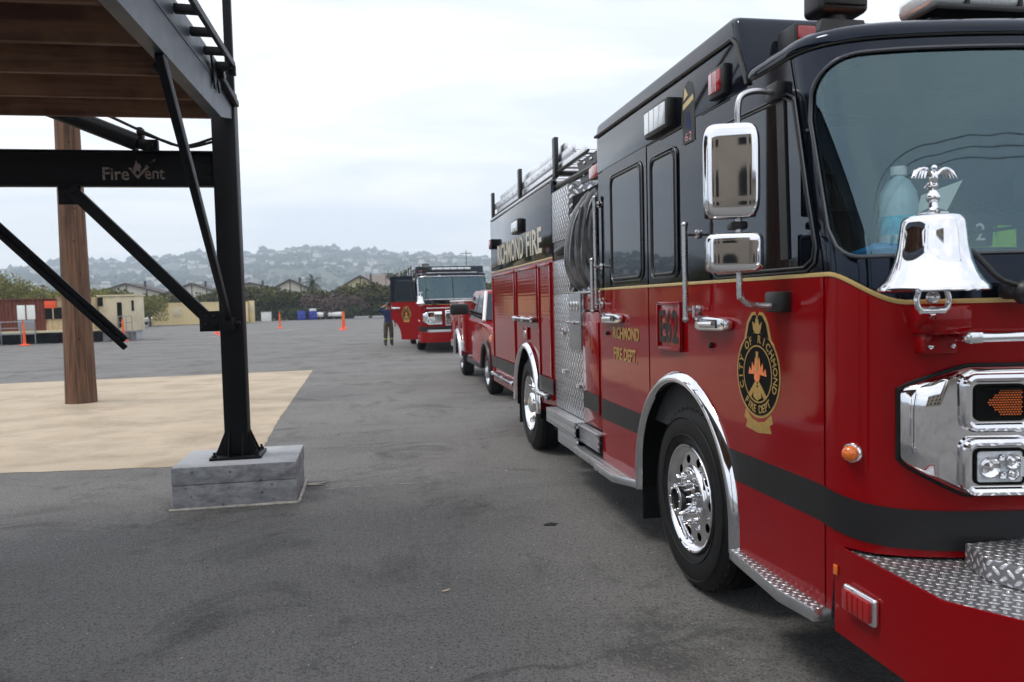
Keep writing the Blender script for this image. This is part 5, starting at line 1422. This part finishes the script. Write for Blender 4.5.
# delineator posts
def delineator():
    t=thing('delineator_post',(0,0,0),'','traffic post','orange delineator posts')
    bm=B(); lathe(bm,[(.0001,.06),(.085,.06),(.075,.10),(.062,.6),(.055,1.15),(.03,1.17),(.03,1.2),(.045,1.22),(.045,1.28),(.0001,1.285)],(0,0,0),'Z',16); obj('post_body',bm,'orange',t)
    bm=B(); lathe(bm,[(.0625,.72),(.064,.725),(.0625,.87),(.061,.875)],(0,0,0),'Z',16); lathe(bm,[(.0595,.95),(.061,.955),(.0595,1.07),(.058,1.075)],(0,0,0),'Z',16); obj('reflective_collar',bm,'orangecloth',t)
    bm=B(); lathe(bm,[(.0001,.07),(.16,.07),(.26,.045),(.28,.03),(.28,0),(.0001,0)],(0,0,0),'Z',8); obj('rubber_base',bm,'orange',t)
    return t
dp=delineator()
for i,(x,y,lab) in enumerate(((-17.9,45.5,'orange traffic post in front of the rusty trailer'),(-13.45,49.7-2.6,'orange traffic post beside the cream trailer stair'),(-6.95,65.5,'orange traffic post standing alone left of the blue barrels'),(-1.72,56,'nearer of the two orange posts right of the blue barrels'),(-1.72,60,'farther of the two orange posts right of the blue barrels'),(-9.1,52.,'orange traffic post half hidden behind the black steel post'),(-10.1,56,'orange traffic post visible under the knee brace'))):
    o=dp if i==0 else copy_tree(dp); o.location=(x,y,0); o['label']=lab; o.rotation_euler=(random.uniform(-.03,.03),random.uniform(-.03,.03),i)
# barrels, box, kerb stones
def barrel(x,y,label,top,s=1.):
    t=thing('plastic_barrel',(x,y,0),label,'barrel','blue barrels by the hedge')
    bm=B(); lathe(bm,[(.0001,0),(.44*s,0),(.46*s,.04),(.46*s,.3),(.48*s,.33),(.46*s,.36),(.46*s,.7),(.48*s,.73),(.46*s,.76),(.46*s,1.08),(.42*s,1.12),(.0001,1.12)],(x,y,0),'Z',24); obj('drum',bm,'barrel',t)
    bm=B(); lathe(bm,[(.40*s,1.13),(.40*s,1.17 if not top else 1.42),(.0001,1.18 if not top else 1.44)],(x,y,0),'Z',24); obj('barrel_lid',bm,'white' if top else 'barrel',t)
barrel(-8.1,101.5,'plain blue barrel on the left of the pair',False,1.15); barrel(-6.75,102,'blue barrel with a white lid on the right of the pair',True,1.1)
t=thing('utility_box',(-12.2,100,0),'small white utility box standing left of the blue barrels','utility box'); bm=B(); box(bm,-12.75,-11.6,99.7,100.5,0,1.1,.04); obj('cabinet',bm,'white',t); bm=B(); box(bm,-12.8,-11.55,99.65,100.55,1.1,1.16,.02); obj('cabinet_lid',bm,'housewall',t)
for i,(a,b_,lab) in enumerate(((-1.6,.2,'left of the low concrete barriers at the foot of the hedge'),(2.6,4.2,'low concrete barrier closest to the firefighter'),(.6,2.2,'middle low concrete barrier at the foot of the hedge'))):
    bm=B(); prism(bm,[(a,0),(b_,0),(b_-.05,.32),(a+.05,.32)],'Y',99.8,100.1,.02); o=obj('wheel_stop',bm,'footing',origin=((a+b_)/2,100,0)); tag(o,lab,'barrier','concrete barriers by the hedge')
# parked cars under the hedge
def car(x,y,label,rz):
    t=thing('parked_car',(0,0,0),label,'car','cars parked under the hedge')
    bm=B(); prism(bm,[(-2.1,.35),(-2.15,.7),(-1.9,.85),(-1.0,.95),(1.3,.98),(2.1,.9),(2.2,.6),(2.15,.35)],'Y',-.85,.85,.06,2); obj('car_body',bm,'white',t)
    bm=B(); b2=B(); prism(b2,[(-1.0,.94),(-.4,1.38),(.9,1.40),(1.6,.97)],'Y',-.8,.8)
    for v in b2.verts:
        if v.co.z>1.2: v.co.y*=.82
    merge(bm,b2); obj('car_cabin',bm,'sideglass',t)
    bm=B(); box(bm,-.42,.92,-.62,.62,1.395,1.43,.02); obj('car_roof',bm,'white',t)
    for xx in (-1.35,1.35):
        for yy,s in ((-.86,-1),(.86,1)):
            bm=B(); lathe(bm,[(.0001,0),(.2,0),(.3,-.01),(.32,.03),(.32,.2),(.0001,.2)],(xx,yy,.32),'Y',20,sx=-s); obj('wheel',bm,'rubber',t)
    t.location=(x,y,0); t.rotation_euler=(0,0,rz)
car(-6.1,104.4,'white parked car just right of the blue barrels',R_(82)); car(-3.6,104.6,'white parked car behind the pair of orange posts',R_(75)); car(-24.7,100,'white parked car left of the tan container',R_(80))

# street light mast and hill utility poles
t=thing('light_mast',(-9.35,59,0),'slim pale mast rising just right of the black steel post','mast')
bm=B(); tube(bm,[(-9.35,59,0),(-9.35,59,5.3)],[.06,.045],10); obj('mast_pole',bm,'white',t)
bm=B()
for z in (.6,1.6,2.6,3.8,4.7): lathe(bm,[(.075,z),(.075,z+.28)],(-9.35,59,0),'Z',10)
obj('mast_band',bm,'redlens',t)
for (x,y,h,lab) in ((8.2,300,14.6,'distant utility pole above the far fire engine door'),(38.,300,21.8,'distant T shaped utility pole on the hill above the pickup'),(3.4,140,7.2,'thin pole standing behind the hedge near the firefighter')):
    t=thing('distant_pole',(x,y,0),lab,'utility pole'); bm=B(); tube(bm,[(x,y,0),(x,y,h)],[.22,.16] if y>200 else [.08,.06],8); obj('pole_shaft',bm,'bark',t)
    if y>200: bm=B(); box(bm,x-2.2,x+2.2,y-.1,y+.1,h-1.4,h-1.1); obj('cross_arm',bm,'bark',t)

# person
def person(x,y,label):
    t=thing('person',(x,y,0),label,'person')
    vs={'pel':(0,0,.98,.155),'wai':(0,0,1.12,.145),'che':(0,.0,1.33,.165),'nec':(0,0,1.50,.06),'hea':(0,-.01,1.60,.085),'top':(0,-.01,1.70,.085),
        'hl':(-.10,0,.92,.115),'kl':(-.13,-.03,.52,.095),'al':(-.14,.03,.12,.075),'fl':(-.15,-.12,.045,.045),
        'hr':(.10,0,.92,.115),'kr':(.12,.02,.52,.095),'ar':(.12,.04,.12,.075),'fr':(.13,-.11,.045,.045),
        'sl':(-.18,0,1.42,.075),'el':(-.42,-.05,1.44,.052),'wl':(-.20,-.14,1.62,.036),'dl':(-.12,-.16,1.66,.034),
        'sr':(.18,0,1.42,.075),'er':(.26,.03,1.16,.052),'wr':(.27,-.06,.94,.038),'dr':(.27,-.09,.86,.034)}
    ed=[('pel','wai'),('wai','che'),('che','nec'),('nec','hea'),('hea','top'),('pel','hl'),('hl','kl'),('kl','al'),('al','fl'),('pel','hr'),('hr','kr'),('kr','ar'),('ar','fr'),('che','sl'),('sl','el'),('el','wl'),('wl','dl'),('che','sr'),('sr','er'),('er','wr'),('wr','dr')]
    # fingers
    for s,base in (('l','dl'),('r','dr')):
        bx,by_,bz_,_=vs[base]
        for k in range(5):
            n=s+'f%d'%k
            if s=='r': vs[n]=(bx-.03+.016*k,by_-.01,bz_-.085+(.03 if k in (0,4) else 0),.009)
            else: vs[n]=(bx+.075,by_-.01,bz_-.02+.016*k,.009)
            ed.append((base,n))
    names=list(vs); me=bpy.data.meshes.new('p'); me.from_pydata([vs[n][:3] for n in names],[(names.index(a),names.index(b_)) for a,b_ in ed],[])
    o=bpy.data.objects.new('p',me); COL.objects.link(o)
    sk=o.modifiers.new('s','SKIN'); sk.use_smooth_shade=True
    for i,n in enumerate(names): 
        r=vs[n][3]; me.skin_vertices[0].data[i].radius=(r,r*.8 if n in('wai','che','pel') else r)
    me.skin_vertices[0].data[0].use_root=True
    ss=o.modifiers.new('u','SUBSURF'); ss.levels=2; ss.render_levels=2
    m2=bpy.data.meshes.new_from_object(o.evaluated_get(bpy.context.evaluated_depsgraph_get())); bpy.data.objects.remove(o)
    for n in ('skin','navy','tan','hivis','boot'): m2.materials.append(M[n])
    for p in m2.polygons:
        c=p.center; p.use_smooth=True
        arm=abs(c.x)>.30 or (c.x<-.1 and c.y<-.09)
        if c.z<.13: k=4
        elif c.z<.26: k=2
        elif c.z<.34: k=3
        elif c.z<1.0 and abs(c.x)<.24: k=2
        elif c.z>1.50 and c.x>-.13: k=0
        elif c.z>1.58: k=0
        elif c.z<.95: k=0
        else: k=1
        p.material_index=k
    o=bpy.data.objects.new('body',m2); COL.objects.link(o); o.parent=t; ORG[o.name]=Vector()
    ORG[t.name]=Vector()
    bm=B(); ball(bm,(0,-.01,1.70),.115,16,sc=(.95,1.08,.85)); box(bm,-.09,.09,-.20,-.09,1.675,1.69,.005)
    for f in list(bm.faces):
        if f.calc_center_median().z<1.665: bm.faces.remove(f)
    obj('cap',bm,'boot',t)
    bm=B(); box(bm,-.045,-.02,-.105,-.088,1.625,1.64,.003); box(bm,.02,.045,-.105,-.088,1.625,1.64,.003); obj('eyes',bm,'boot',t)
    t.location=(x,y,0); t.rotation_euler=(0,0,R_(10))
person(.83,32.4,'firefighter in a navy shirt and tan turnout trousers, hand raised to the forehead')

# unseen things behind the camera for chrome and glass reflections; the tower is invented
t=thing('invented_tower',(-6,-26,0),'invented tan training tower with dark openings, unseen behind the camera','building')
bm=B(); box(bm,-12,0,-32,-24,0,11,.03); box(bm,0.05,9,-31,-25,0,6,.03); obj('wall',bm,'towerwall',t)
bm=B(); box(bm,-12.4,.2,-32.3,-23.7,11,11.5,.03); box(bm,.1,9.3,-31.3,-24.7,6,6.4,.03); obj('roof',bm,'footing',t)
for x in (-10,-7,-4,-1.6,2.,5.,7.6):
    for z in (1.2,4.6,8.0):
        if x>0 and z>4: continue
        yy=-24 if x<0 else -25
        bm=B(); prism(bm,[(x-.6,z),(x+.6,z),(x+.6,z+1.6),(x+.35,z+2.),(x-.35,z+2.),(x-.6,z+1.6)],'Y',yy-.01,yy+.03); obj('window',bm,'matte',t)
for i,(x,y) in enumerate(((14,-7.2),(-14,-8.6),(34,-5.))):
    t=thing('power_pole',(x,y,0),['power pole behind the camera on the right','power pole behind the camera on the left','power pole behind the camera at the far right'][i],'utility pole'); bm=B(); tube(bm,[(x,y,0),(x,y,11)],[.18,.12],12); obj('pole_shaft',bm,'polewood',t)
    bm=B(); box(bm,x-1.2,x+1.2,y-.06,y+.06,10.2,10.35); obj('cross_arm',bm,'polewood',t)
t=thing('power_lines',(0,-8,0),'sagging power lines strung between the poles behind the camera','cable')
for dxx in (-1.,0,1.):
    bm=B()
    for (a,b_) in (((-14,-8.6),(14,-7.2)),((14,-7.2),(34,-5.))):
        pts=[(a[0]+(b_[0]-a[0])*k/16+dxx,a[1]+(b_[1]-a[1])*k/16+dxx*.5,10.4-4*.9*(k/16)*(1-k/16)) for k in range(17)]; tube(bm,pts,.010,6)
    obj('wire',bm,'rubber',t)

# ------------------------------------------------------------------ hills
sky_pts=[(-140,2.2),(-110,2.6),(-90,3.0),(-70,3.2),(-55,3.0),(-40,2.9),(-22.5,2.75),(-21.5,2.95),(-17.8,3.4),(-15.6,3.3),(-11.1,3.85),(-7.65,3.85),(-4.6,4.15),(-3.4,4.35),(-1.5,4.05),(2.5,3.8),(6.2,3.6),(8.6,3.25),(20,2.9),(40,2.6),(60,2.4),(90,1.8),(120,1.2)]
def ridge(a):
    for (a0,e0),(a1,e1) in zip(sky_pts,sky_pts[1:]):
        if a0<=a<=a1: return e0+(e1-e0)*(a-a0)/(a1-a0)
    return 1.5
def hill_h(a,r):
    """a degrees, r metres"""
    H=math.tan(R_(ridge(a)-.22))*2000
    t=(r-650)/1350
    n=noise.noise(Vector((a*.12,r*.0016,3)))*.14+noise.noise(Vector((a*.45,r*.005,7)))*.05
    if t<=0: return -2.
    prof=sm(t)*.45+t*.55 if t<1 else 1-(t-1)*.5
    return max(-2,H*(prof+n*min(1,t*2)*(1-.75*sm((t-.7)/.3))))
bm=B(); AZ=[-140+1.0*k for k in range(0,261)]; RS=[640+85*k for k in range(0,20)]
grid=[[bm.verts.new((r*math.sin(R_(a)),r*math.cos(R_(a)),hill_h(a,r))) for r in RS] for a in AZ]
for i in range(len(AZ)-1):
    for j in range(len(RS)-1): bm.faces.new((grid[i][j],grid[i+1][j],grid[i+1][j+1],grid[i][j+1]))
o=obj('hills',bm,'hill',ang=80,recalc=True); tag(o,kind='structure')
# forest cover
bm=B(); rnd=random.Random(11)
ico=[]; b2=B(); bmesh.ops.create_icosphere(b2,subdivisions=1,radius=1); icv=[v.co.copy() for v in b2.verts]; icf=[[v.index for v in f.verts] for f in b2.faces]; b2.free()
def blob(p,rx,rz):
    vs=[bm.verts.new((p[0]+c.x*rx*rnd.uniform(.65,1.25),p[1]+c.y*rx*rnd.uniform(.65,1.25),p[2]+c.z*rz*rnd.uniform(.65,1.3))) for c in icv]
    for f in icf: bm.faces.new([vs[k] for k in f])
for k in range(9500):
    a=rnd.uniform(-26,14) if k<8300 else rnd.uniform(-100,45); r=650+1400*math.sqrt(rnd.random())
    if noise.noise(Vector((a*.5,r*.008,1)))<-.18: continue
    h=hill_h(a,r); s=rnd.uniform(2.2,5.6)
    blob((r*math.sin(R_(a)),r*math.cos(R_(a)),h+s*.3),s,s*rnd.uniform(.7,1.15))
for k in range(520):   # ridge-line trees
    a=rnd.uniform(-26,14) if k<330 else rnd.uniform(-110,60); r=rnd.uniform(1950,2020); h=hill_h(a,r)
    m=noise.noise(Vector((a*1.1,0,5))); 
    if m<-.12: continue
    s=rnd.uniform(4,8)*(1+m*1.1); blob((r*math.sin(R_(a)),r*math.cos(R_(a)),h+s*.8),s,s*1.1)
o=obj('hillside_woodland',bm,'forest',uv=False,ang=180); tag(o,'dark woodland covering the hazy hills behind the lot','woodland',kind='stuff')
# hillside houses
def hhouse(w,d,h):
    t=thing('hillside_house',(0,0,0),'small pale house among the trees on the hazy hillside','house','houses scattered over the hillside')
    bm=B(); box(bm,-w/2,w/2,-d/2,d/2,-3,h); obj('wall',bm,'hillwall',t)
    bm=B(); prism(bm,[(-w/2-.5,h),(w/2+.5,h),(0,h+1.9)],'Y',-d/2-.5,d/2+.5); obj('roof',bm,'hillroof',t); return t
protos=[hhouse(8,6,3.6),hhouse(11,6,3.0),hhouse(6,6,4.2)]
cnt=0
while cnt<230:
    a=rnd.uniform(-24,9.5); r=700+1150*math.sqrt(rnd.random())
    if noise.noise(Vector((a*.35,r*.006,9)))<-.12: continue
    o=protos[cnt] if cnt<3 else copy_tree(protos[cnt%3])
    o.location=(r*math.sin(R_(a)),r*math.cos(R_(a)),hill_h(a,r)+2.6); s=rnd.uniform(.8,1.25); o.scale=(s,s,s); o.rotation_euler=(0,0,-R_(a)+rnd.uniform(-.5,.5)); cnt+=1

# ------------------------------------------------------------------ haze
HZ=.00054
m=bpy.data.materials.new('haze_air'); m.use_nodes=True; nt=m.node_tree; nt.nodes.remove(nt.nodes['Principled BSDF'])
v=N(nt,'ShaderNodeVolumePrincipled'); v.inputs['Color'].default_value=(.74,.87,1,1); v.inputs['Density'].default_value=HZ; v.inputs['Anisotropy'].default_value=.1
nt.links.new(v.outputs[0],nt.nodes['Material Output'].inputs['Volume'])
bm=B(); box(bm,-2320,2320,-2320,2320,-3,235); o=obj('haze',bm,m,uv=False); tag(o,kind='stuff')

# ------------------------------------------------------------------ sky & sun
w=bpy.data.worlds.new('World'); scene.world=w; w.use_nodes=True; nt=w.node_tree
bg=nt.nodes['Background']; sk=N(nt,'ShaderNodeTexSky'); sk.sky_type='NISHITA'; sk.sun_disc=False
SUN_EL,SUN_AZ=60.,275.    # azimuth measured clockwise from +Y
sk.sun_elevation=R_(SUN_EL); sk.sun_rotation=R_(SUN_AZ); sk.air_density=1.2; sk.dust_density=2.
v=coord(nt,'Generated'); s=N(nt,'ShaderNodeSeparateXYZ'); nt.links.new(v,s.inputs[0])
zz=mathn(nt,'ADD',mathn(nt,'MAXIMUM',s.outputs[2],0.),.12)
cv=N(nt,'ShaderNodeCombineXYZ'); nt.links.new(mathn(nt,'DIVIDE',s.outputs[0],zz),cv.inputs[0]); nt.links.new(mathn(nt,'DIVIDE',s.outputs[1],zz),cv.inputs[1])
c1=noi(nt,mapv(nt,cv.outputs[0],(.8,1.2,1)),1.0,6,.55,.5); c2=noi(nt,mapv(nt,cv.outputs[0],(1,1,1),(0,0,.7)),.35,4,.5)
cl=mathn(nt,'ADD',mathn(nt,'MULTIPLY',c1,.6),mathn(nt,'MULTIPLY',c2,.4))
cloud=mixc(nt,ramp(nt,cl,[(.44,0.),(.57,1.)]),(6.7,7.1,8.1),(9.2,9.05,8.9))
hz=ramp(nt,s.outputs[2],[(0.,1.),(.22,0.)])
cloud=mixc(nt,mathn(nt,'MULTIPLY',hz,.6),cloud,(10.0,9.75,9.6))
nt.links.new(mixc(nt,.94,sk.outputs[0],cloud),bg.inputs['Color']); bg.inputs['Strength'].default_value=.10
sd=bpy.data.lights.new('sun','SUN'); sd.energy=1.0; sd.angle=R_(14); sd.color=(1,.95,.88); so=bpy.data.objects.new('sun',sd); COL.objects.link(so)
d=Vector((math.sin(R_(SUN_AZ))*math.cos(R_(SUN_EL)),math.cos(R_(SUN_AZ))*math.cos(R_(SUN_EL)),math.sin(R_(SUN_EL))))
so.rotation_euler=d.to_track_quat('Z','Y').to_euler()

# ------------------------------------------------------------------ camera
cd=bpy.data.cameras.new('camera'); cam=bpy.data.objects.new('camera',cd); COL.objects.link(cam); scene.camera=cam
cd.sensor_width=36; cd.lens=784/1024*36; cd.clip_start=.05; cd.clip_end=12000
Rv=Vector((0.983054988951143,-0.1816795839586153,-0.024401177653808247)); Uv=Vector((0.03311910368246716,0.04510665532765623,0.9984330296101096)); Fv=Vector((0.18029424192008534,0.9823227160245133,-0.05035938753286498))
Rv.normalize(); Fv.normalize()
mw=Matrix(((Rv.x,Uv.x,-Fv.x,0),(Rv.y,Uv.y,-Fv.y,0),(Rv.z,Uv.z,-Fv.z,1.70),(0,0,0,1)))
cam.matrix_world=mw
cd.dof.use_dof=True; cd.dof.focus_distance=4.6; cd.dof.aperture_fstop=3.8
scene.view_settings.view_transform='Standard'; scene.view_settings.look='None'; scene.view_settings.exposure=.68; scene.view_settings.gamma=1
scene.render.resolution_x=1024; scene.render.resolution_y=682
scene.cycles.max_bounces=8; scene.cycles.volume_bounces=1; scene.cycles.transparent_max_bounces=12
